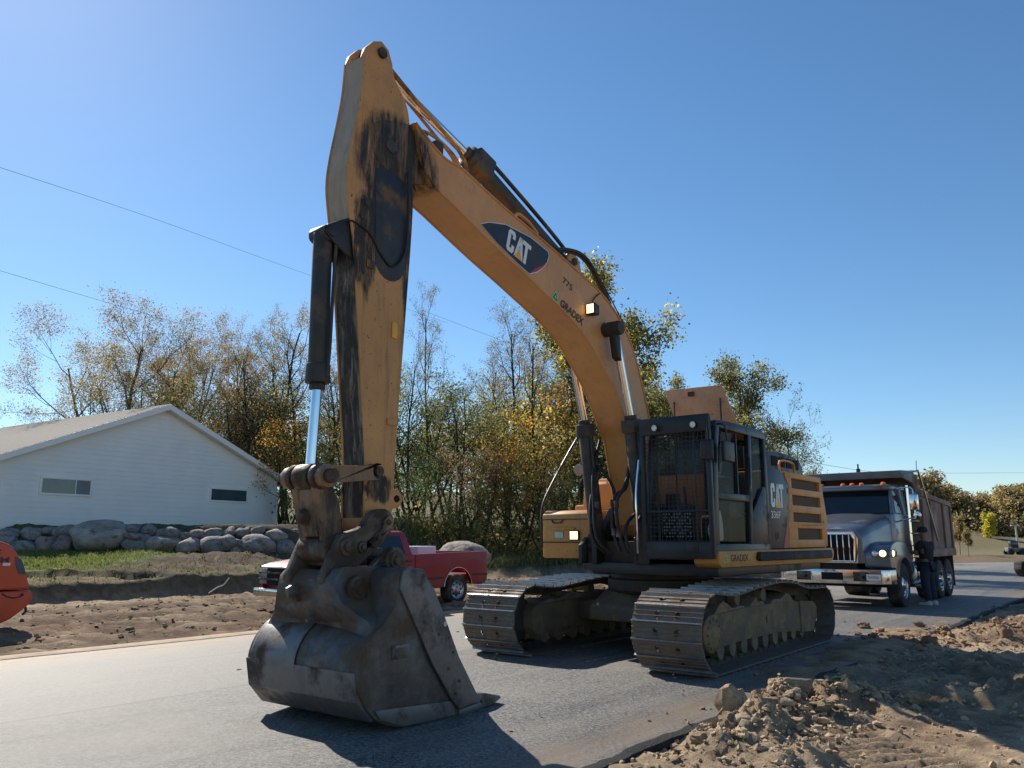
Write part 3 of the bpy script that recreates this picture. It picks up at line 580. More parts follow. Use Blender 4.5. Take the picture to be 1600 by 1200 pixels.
# hoses at the boom foot
for k, (pts) in enumerate((
    [(1.25, -.28, 2.5), (1.4, -.25, 2.3), (1.45, -.22, 2.05), (1.45, -.2, 1.6), (1.3, -.1, 1.35)], [(1.2, -.26, 2.9), (1.42, -.24, 2.45), (1.5, -.2, 2.1), (1.5, -.16, 1.55), (1.35, 0, 1.32)],
    [(1.2, .25, 2.6), (1.35, .27, 2.45), (1.38, .24, 2.2), (1.5, .14, 2.08), (1.52, .1, 1.7), (1.5, .2, 1.36)], [(1.25, .3, 2.55), (1.45, .25, 2.2), (1.56, .2, 2.0), (1.55, .22, 1.6), (1.5, .32, 1.33)],
    [(1.3, -.33, 2.25), (1.46, -.28, 1.9), (1.42, -.25, 1.5), (1.25, -.1, 1.30)], [(1.22, .33, 1.9), (1.5, .3, 1.7), (1.52, .33, 1.4)], [(1.2, -.6, 2.3), (1.3, -.3, 2.55), (1.2, -.1, 2.3), (1.15, -.05, 2.05)])):
    MB().tube(pts, .023, 8).build('hydraulic_hose', mHose, EX)
for (u, v, z) in ((1.47, -.2, 2.02), (1.5, -.14, 1.98), (1.46, -.22, 1.78), (1.52, .12, 2.0), (1.57, .2, 1.98), (1.54, .14, 1.62), (1.56, .22, 1.6)): MB().cyl((u, v, z - .045), (u, v, z + .045), .036, n=8).build('hose_fitting', mStl, EX)
vb = MB(); vb.box((.5, -.3, 1.2), (1.1, .3, 1.5)); vb.box((.9, .3, 1.2), (1.3, .52, 1.9)); vb.box((.6, -.5, 1.2), (1.2, -.3, 1.6)); vb.build('valve_block', mLink, EX, bevel=.02)
# ---- linkage, coupler, bucket
mLk = worn_paint('linkage_worn', (.27, .145, .06, 1), chips=1, streak=.9, grime=((6.3, 1.75, .16, .28, 1.3), (6.0, 1.5, .2, .5, 1.2)), gcol=(.05, .035, .025, 1))
LK = MB()
for s_ in (-1, 1): LK.prism([(6.40, 2.13), (5.85, 2.20)] + arc(5.86, 2.135, .075, 100, -100, 6)[1:] + [(6.38, 2.0)] + arc(6.43, 2.06, .10, 220, 500, 10), s_ * .235 - .04, s_ * .235 + .04)
LNK = LK.build('idler_link', mLk, EX, bevel=.012)
pn = MB(); pn.cyl((6.435, -.34, 2.06), (6.435, .34, 2.06), .062, n=20); pn.cyl((5.86, -.29, 2.135), (5.86, .29, 2.135), .045, n=18); pn.build('link_pin', mPin, LNK)
co = MB()
for y0, y1 in ((-.19, -.13), (-.10, .10), (.13, .19)): co.cyl((6.435, y0, 2.06), (6.435, y1, 2.06), .115, n=24)
co.build('link_boss', mPin, LNK, bevel=.01)
HL = MB()
for s_ in (-1, 1):
    HL.prism([(6.50, 2.04), (6.36, 2.02), (6.22, 1.86), (6.17, 1.52), (6.22, 1.40), (6.34, 1.42), (6.37, 1.56), (6.44, 1.8)], s_ * .135 - .045, s_ * .135 + .045)
HL.prism([(6.47, 1.98), (6.42, 1.98), (6.34, 1.55), (6.39, 1.55)], -.1, .1)
HLK = HL.build('power_link', mLk, EX, bevel=.015)
MB().cyl((6.27, -.19, 1.45), (6.27, .19, 1.45), .115, n=24).build('link_barrel', mPin, HLK, bevel=.01)
MB().lathe([(0, .06), (.05, .05), (.075, 0)], (6.43, -.04, 1.72), (1, 0, -.1), 14).build('rubber_stop', mPin, HLK)
cpP = [(6.27, 1.575), (6.05, 1.63), (5.975, 1.71), (5.90, 1.775), (5.77, 1.80), (5.68, 1.745), (5.665, 1.65), (5.73, 1.55), (5.84, 1.46), (5.95, 1.38), (6.15, 1.25), (6.33, 1.14), (6.45, 1.19), (6.39, 1.34), (6.32, 1.49)]
mCp = M('coupler_steel', (.13, .095, .065, 1), .5, metal=.35, var=.4, vs=3, bump=.2, dirt=(.07, .05, .035, 1), da=.5, ds=4)
CP = MB()
for s_ in (-1, 1): CP.prism(crv(cpP + [cpP[0]], 3)[:-1], s_ * .235 - .045, s_ * .235 + .045)
CP.box((5.9, -.2, 1.30), (6.25, .2, 1.36)); CPO = CP.build('quick_coupler', mCp, EX, bevel=.014)
ft = MB(); ft.prism([(5.985, 1.50), (6.02, 1.45), (5.83, 1.62), (5.80, 1.70), (5.745, 1.745), (5.69, 1.70), (5.70, 1.63), (5.85, 1.48), (5.92, 1.45)], .28, .305); ft.build('pin_retainer', mLk, CPO, bevel=.006)
pc = MB()
for (u, z, r) in ((6.21, 1.465, .085), (6.04, 1.46, .052), (5.755, 1.68, .05), (5.865, 1.545, .045)):
    pc.cyl((u, -.30, z), (u, .30, z), r, n=24); pc.cyl((u, .30, z), (u, .318, z), r * .55, n=16)
pc.build('coupler_pin', mPin, CPO, bevel=.008)
BKT = MB(); BHW = .72
shell = crv([(5.70, 1.275), (5.95, 1.285), (6.03, 1.20), (6.05, 1.02), (6.15, .87), (6.30, .765), (6.405, .63), (6.44, .47), (6.38, .29), (6.23, .125), (6.0, .035), (5.73, .012), (5.32, .006), (5.02, .018)], 4)
inner = [(p[0] - .035 * nx, p[1] - .035 * nz) for p, (nx, nz) in zip(shell, [(0, 1)] * 0 or [((lambda t: (t[1], -t[0]))(((lambda d: d / (np.linalg.norm(d) + 1e-9))(np.array(shell[min(i + 1, len(shell) - 1)]) - np.array(shell[max(i - 1, 0)]))))) for i in range(len(shell))])]
inner = [(2 * p[0] - q[0], 2 * p[1] - q[1]) if (q[0] - 5.6) ** 2 + (q[1] - .55) ** 2 > (p[0] - 5.6) ** 2 + (p[1] - .55) ** 2 else q for p, q in zip(shell, inner)]
ns = len(shell)
# bulged shell: wider courses in the middle so the back reads rounded at the corners
vs = []; ys = [-.72, -.70, -.35, 0, .35, .70, .72]
for pset in (shell, inner):
    for y in ys:
        k = 0.0 if abs(y) < .71 else .012
        vs += [(p[0] - k * (1 if p[0] > 6 else 0), y, p[1] + (k if p[1] < .3 else -k * .5)) for p in pset]
fs = []; NY = len(ys)
for j in range(NY - 1):
    for i in range(ns - 1):
        a = j * ns + i; fs.append((a, a + 1, a + 1 + ns, a + ns)); b = (NY + j) * ns + i; fs.append((b, b + ns, b + 1 + ns, b + 1))
for i in range(ns - 1):
    for j in (0, NY - 1): a = j * ns + i; b = (NY + j) * ns + i; fs.append((a, b, b + 1, a + 1))
for j in range(NY - 1):
    for i in (0, ns - 1): a = j * ns + i; b = (NY + j) * ns + i; fs.append((a, a + ns, b + ns, b))
BKT.add(vs, fs); BUC = BKT.build('bucket', mBkt, EX, smooth=40)
side = [(5.72, 1.27), (5.95, 1.27), (6.02, 1.18), (6.045, 1.0)] + [p for p in shell if p[1] < .92 and p[0] > 5.05] + [(5.02, .16), (5.28, .50), (5.48, .87), (5.62, 1.11)]
for s_ in (-1, 1): MB().prism(side, *sorted((s_ * .69, s_ * .727))).build('side_plate', mBkt, BUC, bevel=.008)
cut = [(4.98, .10), (5.26, .06), (5.36, .14), (5.62, .48), (5.86, .86), (6.02, 1.12), (5.99, 1.27), (5.89, 1.305), (5.75, 1.24), (5.62, 1.11), (5.48, .87), (5.28, .50), (5.05, .18)]
for s_ in (-1, 1): MB().prism(cut, *sorted((s_ * .727, s_ * .757))).build('side_cutter', mBktW, BUC, bevel=.007)
MB().prism([(5.36, .145), (5.30, .02), (5.95, .03), (6.2, .12), (6.26, .20)], .727, .745).build('heel_plate', mBktW, BUC, bevel=.006)
MB().prism([(5.36, .145), (5.30, .02), (5.95, .03), (6.2, .12), (6.26, .20)], -.745, -.727).build('heel_plate', mBktW, BUC, bevel=.006)
wl = MB(); wl.box((5.885, .727, .565), (6.085, .74, .675), None); WL = wl.build('wear_label', mBktW, BUC, bevel=.012)
MB().box((5.92, .738, .59), (6.05, .745, .65)).build('label_face', mBkt, WL, bevel=.006)
for (u, z) in ((5.47, .80),): MB().cyl((u, .72, z), (u, .7575, z), .022, n=12).build('cutter_hole', M('lit_hole', (.5, .45, .38, 1), .7), BUC)
for (u, z) in ((5.33, .2), (5.28, .3), (5.42, .42), (5.36, .55), (5.55, .72)): MB().cyl((u, .757, z), (u, .763, z), .014, n=8).build('bolt', mPin, BUC)
# lip and teeth
MB().prism([(5.25, .004), (5.25, .05), (4.98, .075), (4.93, .05), (4.95, .012)], -.74, .74).build('cutting_edge', mBktW, BUC, bevel=.006)
for k in range(5):
    y = -.64 + k * .32
    TT = MB(); TT.prism([(5.16, .006), (5.14, .10), (4.98, .15), (4.86, .135), (4.62, .075), (4.605, .05), (4.76, .012)], y - .075, y + .075)
    t_ = TT.build('tooth', mBktW, BUC, bevel=.015)
    for v in t_.data.vertices:
        if v.co.x < 4.7: v.co.y = y + (v.co.y - y) * .75
    MB().cyl((4.93, y - .08, .07), (4.93, y + .08, .07), .018, n=10).build('tooth_pin', mPin, t_)
# flared web from the coupler seat down to the shell
hw_ = MB(); LV_ = [(1.30, .365, 6.36), (1.22, .37, 6.44), (1.12, .385, 6.45), (1.02, .44, 6.42), (.94, .53, 6.36), (.88, .62, 6.31), (.82, .685, 6.29), (.76, .712, 6.31)]
for z, w_, u in LV_:
    hw_.v += [(5.95, -w_, z), (u - .04, -w_, z), (u, -w_ + .05, z - .01), (u - .07, 0, z - .03), (u, w_ - .05, z - .01), (u - .04, w_, z), (5.95, w_, z)]
for i in range(len(LV_) - 1):
    for k in range(6): a = i * 7 + k; hw_.f.append([a, a + 1, a + 8, a + 7]); hw_.mi.append(0)
hw_.build('hinge_web', mBkt, BUC, smooth=50)
# hinge ears
eP = [(6.08, .90), (6.05, 1.24), (5.92, 1.26), (5.80, 1.26), (5.70, 1.30), (5.68, 1.36), (5.73, 1.43), (5.83, 1.42), (5.95, 1.335), (6.10, 1.23), (6.30, 1.13), (6.38, 1.17), (6.40, 1.06), (6.32, .92), (6.24, .83), (6.14, .83)]
for s_ in (-1, 1): MB().prism(eP, *sorted((s_ * .30, s_ * .36))).build('hinge_ear', mBkt, BUC, bevel=.014)
for (u, z) in ((5.77, 1.345), (6.19, 1.11)):
    pb = MB()
    for s_ in (-1, 1):
        pb.lathe([(0, .46), (.035, .46), (.04, .445), (.075, .445), (.08, .43), (.115, .425), (.12, .35)], (u, 0, z), (0, s_, 0), 24)
    pb.cyl((u, -.36, z), (u, .36, z), .05, n=18); pb.build('bucket_pin', mPin, BUC)
bx_ = MB(); bx_.prism([(6.06, 1.0), (6.08, 1.2), (6.36, 1.14), (6.38, .98), (6.28, .84)], -.34, .34); bx_.build('hinge_box', mBkt, BUC, bevel=.02)
# painted sunlit patch of the shell, heel band, lifting eyes
wr = []; 
MB().add([(p[0] + .012 * math.cos(a), y, p[1] + .012 * math.sin(a)) for y in (-.66, -.05) for p, a in zip(shell[16:29], np.linspace(1.2, -.1, 13))], [(i, i + 1, 13 + i + 1, 13 + i) for i in range(12)]).build('sunlit_shell_patch', mBktW, BUC, recalc=True)  # paler sheet paints sunlight onto one half of the shell back
MB().prism([(6.12, .84), (6.36, .83), (6.38, .86), (6.3, .90), (6.12, .93)], -.04, -.005).build('lifting_eye', mBktW, BUC, bevel=.008)
MB().prism([(6.38, 1.0), (6.50, 1.05), (6.52, 1.12), (6.44, 1.16), (6.36, 1.14)], -.14, -.10).build('lifting_eye', mBktW, BUC, bevel=.008)
MB().prism([(6.40, .50), (6.452, .50), (6.41, .27), (6.26, .105), (6.2, .13), (6.34, .3)], -.735, .70).build('heel_band', mBktW, BUC, bevel=.006)
# ================================================================ TERRAIN AND ROAD
Dv = np.array([.629, .777]); Nv = np.array([.777, -.629])      # along the road, to its right
def sstep(a, b, x): t = np.clip((x - a) / (b - a), 0, 1); return t * t * (3 - 2 * t)
_perm = np.random.default_rng(5).random((256, 256))
def vnoise(x, y):
    xi = np.floor(x).astype(int); yi = np.floor(y).astype(int); fx = x - xi; fy = y - yi
    fx = fx * fx * (3 - 2 * fx); fy = fy * fy * (3 - 2 * fy)
    a = _perm[xi & 255, yi & 255]; b = _perm[(xi + 1) & 255, yi & 255]; c = _perm[xi & 255, (yi + 1) & 255]; d = _perm[(xi + 1) & 255, (yi + 1) & 255]
    return (a * (1 - fx) + b * fx) * (1 - fy) + (c * (1 - fx) + d * fx) * fy - .5
def fbm(x, y, sc, o=4, g=.5):
    s = 0; a = 1.
    for i in range(o): s = s + a * vnoise(x * sc + 17 * i, y * sc + 31 * i); sc *= 2.03; a *= g
    return s
NL, NR = -11.95, -3.3                                            # road edges
def terrain(x, y, colour=False):
    n = Nv[0] * x + Nv[1] * y; s = Dv[0] * x + Dv[1] * y
    f1 = fbm(x, y, .9); f2 = fbm(x, y, 4.0, 4); f3 = fbm(x, y, 14., 3); big = fbm(x, y, .12, 3)
    z = np.zeros_like(x)
    # under the road
    road = sstep(NL - .15, NL + .1, n) * (1 - sstep(NR - .12, NR + .02, n)) * (1 - sstep(49, 50.5, y))
    # left dirt field, banks, grass, terrace
    left = n < NL
    zl = .015 + .05 * f1 * sstep(-12.2, -14, n) + .06 * f2 * sstep(-12, -12.6, n) + .05 * f3 * sstep(-12, -12.6, n)
    rut = sstep(-12.4, -13.2, n) * (1 - sstep(-19, -20, n))
    zl = zl + rut * (.05 * np.sin(n * 3.3 + .8 * f1) + .03 * f2)
    nb = n + .35 * fbm(x, y, .35, 3) + .12 * f2
    k2 = sstep(-20.9, -21.25, nb)
    zl = zl + k2 * (.45 + .05 * f1 + .04 * f2)
    yy = y + .7 * fbm(x, y, .4, 3) + .25 * f2; lf = 1 - sstep(-8.5, -6.0, x - .35 * (y - 28))
    k1 = sstep(22.5, 22.75, yy) * k2 * lf
    zl = zl + k1 * .2 + k1 * .38 * sstep(22.7, 28.0, y)
    kt = sstep(28.7, 29.3, y + .12 * (x + 12)) * lf; zl = zl + kt * .95
    zl = zl + 5.0 * sstep(58, 110, y) * (1 - sstep(8, 24, x)) * (n < -18) + k2 * (1 - lf) * (.25 * sstep(-23, -30, n) + .1 * big) + sstep(40, 70, y) * .6 * k2
    # right spoil
    zr = -.075 + .05 * f1 + .03 * f2 + .012 * f3 + .025 * f2 * sstep(8, 9.5, y)
    zr = zr + .10 * np.exp(-((n + 2.2) / .9) ** 2 - ((s - 6.2) / 1.6) ** 2) * (1 + 1.2 * f2)
    def mound(cx, cy, a, b, h, ang=0):
        c, sn = math.cos(ang), math.sin(ang); p = (x - cx) * c + (y - cy) * sn; q = -(x - cx) * sn + (y - cy) * c
        return h * np.exp(-(p / a) ** 2 - (q / b) ** 2) * (1 + 1.1 * f2 + .7 * f3 + .4 * f1)
    zr = zr + mound(2.75, 8.05, .66, .40, .20, .5) + mound(2.0, 7.0, .45, .28, .12, .9) + mound(1.55, 6.25, .4, .25, .08, .9) + mound(3.4, 8.5, .5, .4, .11, .6)
    zr = zr + mound(7.6, 13.2, 2.6, .6, .13, .25) + mound(10.5, 14.6, 2.2, .8, .15, .35) + mound(6.2, 10.4, 1.6, 1.1, .08) + mound(9.0, 11.2, 2.0, 1.2, .1) + mound(5.3, 8.7, 1.2, .6, .12)
    zr = zr + mound(14, 18.5, 3, 1.2, .3, .5) + mound(17, 22, 3, 1.5, .25, .6)
    # grouser prints of an earlier pass, foreground right
    ca, sa = math.cos(1.93), math.sin(1.93); p = (x - 2.75) * ca + (y - 6.4) * sa; q = -(x - 2.75) * sa + (y - 6.4) * ca + .12 * f1
    tr = sstep(-.50, -.42, q) * (1 - sstep(.40, .50, q)) * sstep(-1.9, -1.6, p) * (1 - sstep(.55, .8, p))
    zr = zr * (1 - .75 * tr) + tr * (-.045 + .024 * np.sign(np.sin(p * 2 * math.pi / .155 + 1.5 * f1)) * np.abs(np.sin(p * 2 * math.pi / .155 + 1.5 * f1)) ** .6 + .012 * f3)
    zr = zr * sstep(80, 50, s) if False else zr
    right = n > NR - .05
    z = np.where(left, zl, np.where(right, zr, 0))
    z = z * (1 - road) + (-.14) * road
    far = sstep(46, 60, y) * (n > -16)
    z = z * (1 - far) + far * (.02 + .1 * big)
    # grassy mound beyond the far road, right
    z = z + 2.0 * np.exp(-((x - 62) / 16) ** 2 - ((y - 108) / 9) ** 2) + .5 * sstep(55, 58, y) * (1 - sstep(60, 64, y)) * sstep(20, 26, x) * .5
    if not colour: return z
    dirtL = np.array([.165, .112, .072]); dirtLt = np.array([.42, .31, .20]); dirtR = np.array([.52, .395, .26]); red = np.array([.17, .085, .05])
    grass = np.array([.13, .17, .04]); dry = np.array([.21, .18, .09]); topsoil = np.array([.06, .042, .03])
    def mx(a, b, t): t = np.clip(t, 0, 1)[..., None]; return a * (1 - t) + b * t
    c = np.broadcast_to(dirtL, x.shape + (3,)).copy()
    c = mx(c, dirtLt, (.8 * f1 + .9 * f2 + .05) * 1.2 + .25 * sstep(-17.5, -20.5, n) * (1 - k2) + .8 * sstep(-19.4, -20.6, n) * (1 - k2))
    c = mx(c, red, (.9 * fbm(x + 50, y, .5, 3) + .05))
    led = k2 * (1 - k1); c = mx(c, dry * .9, led * (.6 + f2)); c = mx(c, np.array([.10, .065, .045]), k2 * (1 - sstep(-21.0, -21.3, nb)) + 0)
    gr = k1 * (1 - kt) * sstep(-10.3, -12.3, x + .1 * f1 * 10); c = mx(c, topsoil * 1.6, k1); c = mx(c, grass, gr * (.95 + .8 * f2)); c = mx(c, topsoil, k1 * (1 - sstep(22.75, 22.95, yy)))
    c = mx(c, dry * .8, k2 * (1 - lf) * (.8 + f2)); c = mx(c, grass * .8, sstep(-24, -30, n) * (.6 + 1.2 * f1))
    cr = mx(np.broadcast_to(dirtR, c.shape), dirtR * .55, .5 + 1.3 * f1); cr = mx(cr, red * 1.15, .8 * fbm(x + 9, y + 3, .35, 3) + .1 + .5 * sstep(12, 14, y)); cr = mx(cr, dirtR * 1.25, .9 * f2)
    c = np.where(right[..., None], cr, c)
    fg = sstep(52, 62, y) * (n > -16); c = mx(c, np.array([.16, .115, .07]), fg); c = mx(c, np.array([.22, .195, .10]), sstep(66, 82, y) * (.9 + .5 * f1))
    return z, np.clip(c, .01, 1)
def axis(parts):
    o = []
    for a, b, st in parts: o.append(np.arange(a, b, st))
    return np.concatenate(o + [[parts[-1][1]]])
def geo(a, b, n): return np.geomspace(a, b, n)
gx = np.concatenate([-geo(23, 500, 26)[::-1], axis([(-22.9, 0, .16), (0, 6, .045), (6, 18, .12)]), geo(18.3, 500, 40)])
gy = np.concatenate([-geo(2, 200, 10)[::-1], axis([(-1.5, 4.9, .4), (4.9, 9.6, .04), (9.6, 16, .09), (16, 31, .13)]), geo(31.3, 900, 60)])
GX, GY = np.meshgrid(gx, gy); GZ, GC = terrain(GX, GY, True)
nx, ny = len(gx), len(gy)
me = bpy.data.meshes.new('ground'); V = np.stack([GX, GY, GZ], -1).reshape(-1, 3)
idx = np.arange(nx * ny).reshape(ny, nx); Q = np.stack([idx[:-1, :-1], idx[:-1, 1:], idx[1:, 1:], idx[1:, :-1]], -1).reshape(-1, 4)
def quads_mesh(me, V, Q):
    me.vertices.add(len(V)); me.vertices.foreach_set('co', V.astype(np.float32).ravel())
    me.loops.add(Q.size); me.loops.foreach_set('vertex_index', Q.astype(np.int32).ravel())
    me.polygons.add(len(Q)); me.polygons.foreach_set('loop_start', np.arange(0, Q.size, Q.shape[1], dtype=np.int32)); me.update(calc_edges=True)
quads_mesh(me, V, Q); me.shade_smooth()
ca_ = me.color_attributes.new('soil', 'FLOAT_COLOR', 'POINT'); ca_.data.foreach_set('color', np.concatenate([GC.reshape(-1, 3), np.ones((nx * ny, 1))], 1).astype(np.float32).ravel())
t = NT('soil'); at = t.add('ShaderNodeVertexColor'); at.layer_name = 'soil'
g_ = t.mix(t.ramp(t.noise(6, 8, .7), .35, .7), (.62, .6, .58, 1), (1.3, 1.3, 1.28, 1))
c = t.mix(1.0, at.outputs[0], g_, 'MULTIPLY'); c = t.mix(t.ramp(t.noise(38, 4, .7), .62, .74), c, (.34, .27, .19, 1))
t.setc(c); t.setr(.95); t.b.inputs['Specular IOR Level'].default_value = .2; t.bump(t.math('ADD', t.noise(18, 8, .75), t.math('MULTIPLY', t.noise(70, 5, .7), .35)), 1.0, .045)
me.materials.append(t.m); GRD = link('ground', me); tag(GRD, kind='structure')
# ---- asphalt: a thick sheet with a ragged right edge
t = NT('asphalt'); sepn = t.add('ShaderNodeSeparateXYZ'); t.link(t.tc.outputs['Object'], sepn.inputs[0])
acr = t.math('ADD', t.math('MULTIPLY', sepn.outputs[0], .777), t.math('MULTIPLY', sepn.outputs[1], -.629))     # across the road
stone = t.math('ADD', t.math('MULTIPLY', t.noise(30, 3, .85), .66), t.math('MULTIPLY', t.noise(90, 2, .7), .34)); tone = t.noise(.55, 5, .6); 
c = t.mix(t.ramp(stone, .445, .575), (.012, .012, .012, 1), (.25, .246, .232, 1))
lane = t.ramp(t.math('ADD', acr, t.math('MULTIPLY', t.math('SUBTRACT', t.noise(1.5, 3), .5), .05)), 0, 1)
lane_f = t.math('LESS_THAN', t.math('ADD', acr, t.math('MULTIPLY', t.math('SUBTRACT', t.noise(1.5, 3), .5), .06)), -7.78)
dust_glare = t.math('MULTIPLY', t.math('ADD', acr, 4.6), -.11, True); c = t.mix(t.math('MULTIPLY', dust_glare, .62), c, (.34, .315, .265, 1)); c = t.mix(t.math('MULTIPLY', lane_f, .12), c, (.36, .335, .285, 1))                                             # dust plus painted low-angle glare, brighter leftward; dusty older lane
c = t.mix(t.math('MULTIPLY', t.ramp(tone, .45, .72), .55), c, (.27, .235, .185, 1))
eg = t.math('SUBTRACT', 1.0, t.math('MULTIPLY', t.math('ABSOLUTE', t.math('ADD', acr, 11.6)), .9), True)
c = t.mix(t.math('MULTIPLY', t.ramp(t.math('MULTIPLY', eg, t.math('ADD', t.noise(3, 5), .5)), .35, .85), .8), c, (.34, .25, .17, 1))
eg2 = t.math('SUBTRACT', 1.0, t.math('MULTIPLY', t.math('ABSOLUTE', t.math('ADD', acr, 3.6)), 1.1), True)
c = t.mix(t.math('MULTIPLY', t.ramp(t.math('MULTIPLY', eg2, t.math('ADD', t.noise(2.2, 6), .35)), .42, .9), .75), c, (.21, .145, .09, 1))
cmb = t.add('ShaderNodeCombineXYZ'); t.link(t.math('MULTIPLY', acr, 2.2), cmb.inputs[0]); t.link(t.math('MULTIPLY', t.math('ADD', t.math('MULTIPLY', sepn.outputs[0], .629), t.math('MULTIPLY', sepn.outputs[1], .777)), .10), cmb.inputs[1])
c = t.mix(t.math('MULTIPLY', t.ramp(t.noise(1.4, 6, .65, cmb.outputs[0]), .50, .72), .38), c, (.30, .255, .19, 1)); c = t.mix(t.math('MULTIPLY', t.ramp(t.noise(1.1, 5, .6, cmb.outputs[0], 1.0), .56, .70), .35), c, (.02, .02, .02, 1))
sp_ = t.ramp(t.noise(1.9, 7, .72), .665, .71); c = t.mix(t.math('MULTIPLY', sp_, .8), c, (.33, .25, .16, 1))       # dropped soil
seam = t.math('SUBTRACT', 1.0, t.math('MULTIPLY', t.math('ABSOLUTE', t.math('ADD', acr, 7.80)), 45), True); c = t.mix(seam, c, (.03, .03, .03, 1))
t.setc(c); t.setr(t.ramp(stone, .3, .7, (.58, .58, .58, 1), (.78, .78, .78, 1))); t.bump(t.math('ADD', stone, t.noise(260, 2)), .75, .006); t.b.inputs['Specular IOR Level'].default_value = .5
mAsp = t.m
mEdge = M('asphalt_edge', (.016, .016, .017, 1), .8, var=.5, vs=30, bump=1., bs=60, bd=.03)
rd = MB(); ss_ = np.concatenate([np.arange(-4, 26, .07), np.arange(26, 75, 1.5)])
rows = []
def xy(n, s): return (Nv[0] * n + Dv[0] * s, Nv[1] * n + Dv[1] * s)
je = fbm(ss_ * 1.0, ss_ * 0 + 3.3, 6., 4) * .06; jf = fbm(ss_, ss_ * 0 + 8.1, .8, 2) * .10
right_e = NR + je + jf - 1.0 * sstep(11.5, 14, ss_) * (1 - sstep(19, 24, ss_)) * 0
for i, s in enumerate(ss_):
    for k, (n, z) in enumerate([(NL - .05, -.13), (NL, 0.0), (-9.8, .012), (-7.8, .018), (-5.5, .010), (right_e[i] - .05, .0), (right_e[i] + .02, -.02 + je[i] * .2), (right_e[i] + .05 + je[i] * .3, -.16)]):
        rd.v.append(xy(n, s) + (z,))
for i in range(len(ss_) - 1):
    for k in range(7):
        a = i * 8 + k; rd.f.append([a, a + 1, a + 9, a + 8]); rd.mi.append(1 if k >= 5 else 0)
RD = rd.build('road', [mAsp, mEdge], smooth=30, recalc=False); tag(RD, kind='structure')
# sandy lip along the far road edge
lp_ = MB(); ls = np.arange(-4, 34, .25); lw = fbm(ls, ls * 0, 1.1, 3) * .14
for i, s in enumerate(ls):
    for (n, z) in ((NL - .22 - abs(lw[i]), .0), (NL - .12, .035), (NL + .06 + lw[i] * .5, .008)): lp_.v.append(xy(n, s) + (z,))
for i in range(len(ls) - 1):
    for k in range(2): a = i * 3 + k; lp_.f.append([a, a + 1, a + 4, a + 3]); lp_.mi.append(0)
tag(lp_.build('road_edge_strip', M('sandy_edge', (.42, .31, .21, 1), .9, var=.25, vs=4, bump=.5, bs=40), recalc=False), kind='structure')
# ---- mud carried over the asphalt edge beside the track
ms = np.arange(8.3, 17.5, .06); mn_ = np.arange(-5.0, -2.6, .06); MS, MN = np.meshgrid(ms, mn_); MX = Nv[0] * MN + Dv[0] * MS; MY = Nv[1] * MN + Dv[1] * MS
mz = .012 + .07 * sstep(-4.3, -3.2, MN + .5 * fbm(MX, MY, .8, 3)) * sstep(8.3, 9.3, MS + fbm(MX, MY, 1.5, 2)) * (1 - sstep(16.2, 17.3, MS)) - .03 + .05 * fbm(MX, MY, 2.2, 4) + .02 * fbm(MX, MY, 11, 3)
tz_ = terrain(MX, MY); kk = sstep(-3.55, -3.0, MN); mz = mz * (1 - kk) + (tz_ - .02 - .08 * sstep(-3.0, -2.75, MN)) * kk; mz = np.where((MN > -3.3), np.maximum(mz, tz_ - .03), mz); mz = np.where(MN < -4.9, -.05, mz); mz = np.where((MS < 8.4) | (MS > 17.4), -.08, mz)
mm_ = bpy.data.meshes.new('mud_spill'); quads_mesh(mm_, np.stack([MX, MY, mz], -1).reshape(-1, 3), (lambda q: np.stack([q[:-1, :-1], q[:-1, 1:], q[1:, 1:], q[1:, :-1]], -1).reshape(-1, 4))(np.arange(MX.size).reshape(MX.shape))); mm_.shade_smooth()
mm_.materials.append(M('spilled_mud', (.24, .165, .10, 1), .95, var=.4, vs=2.5, bump=1., bs=20, bd=.03, spec=.2, dirt=(.36, .26, .16, 1), da=.3, ds=3)); tag(link('mud_spill', mm_), 'thin layer of clay spread over the asphalt beside the near track', 'dirt', None, 'stuff')
# ---- clods
def blob(seed, sub=1, rough=.28, sq=(1, 1, .75)):
    r = np.random.default_rng(seed); bm = bmesh.new(); bmesh.ops.create_icosphere(bm, subdivisions=sub, radius=1); ax = r.normal(size=(7, 3)); ax /= np.linalg.norm(ax, axis=1)[:, None]; cut = r.uniform(.55, 1.0, 7)
    fq = r.uniform(2, 9, (6, 3)) * r.choice([-1, 1], (6, 3)); fp = r.uniform(0, 6, 6)
    for v in bm.verts:
        p = np.array(v.co[:]); k = 1 + rough * (.5 * (r.random() - .5) + .28 * sum(math.sin(fq[i] @ p + fp[i]) for i in range(6)))
        for a, cc in zip(ax, cut):
            d = p @ a
            if d * k > cc: k = cc / d
        v.co = Vector(p * k * np.array(sq))
    vs = np.array([v.co[:] for v in bm.verts]); fs = np.array([[v.index for v in f.verts] for f in bm.faces]); bm.free(); return vs, fs
BL1 = [blob(i, 1, .5) for i in range(14)]; BL2 = [blob(50 + i, 3, .36) for i in range(10)]
mClod = M('clay_clod', (.40, .295, .19, 1), .95, var=.35, vs=5, bump=1., bs=14, bd=.03, spec=.2)
mClodR = M('red_clay_clod', (.32, .20, .125, 1), .95, var=.35, vs=5, bump=1., bs=14, bd=.03, spec=.2)
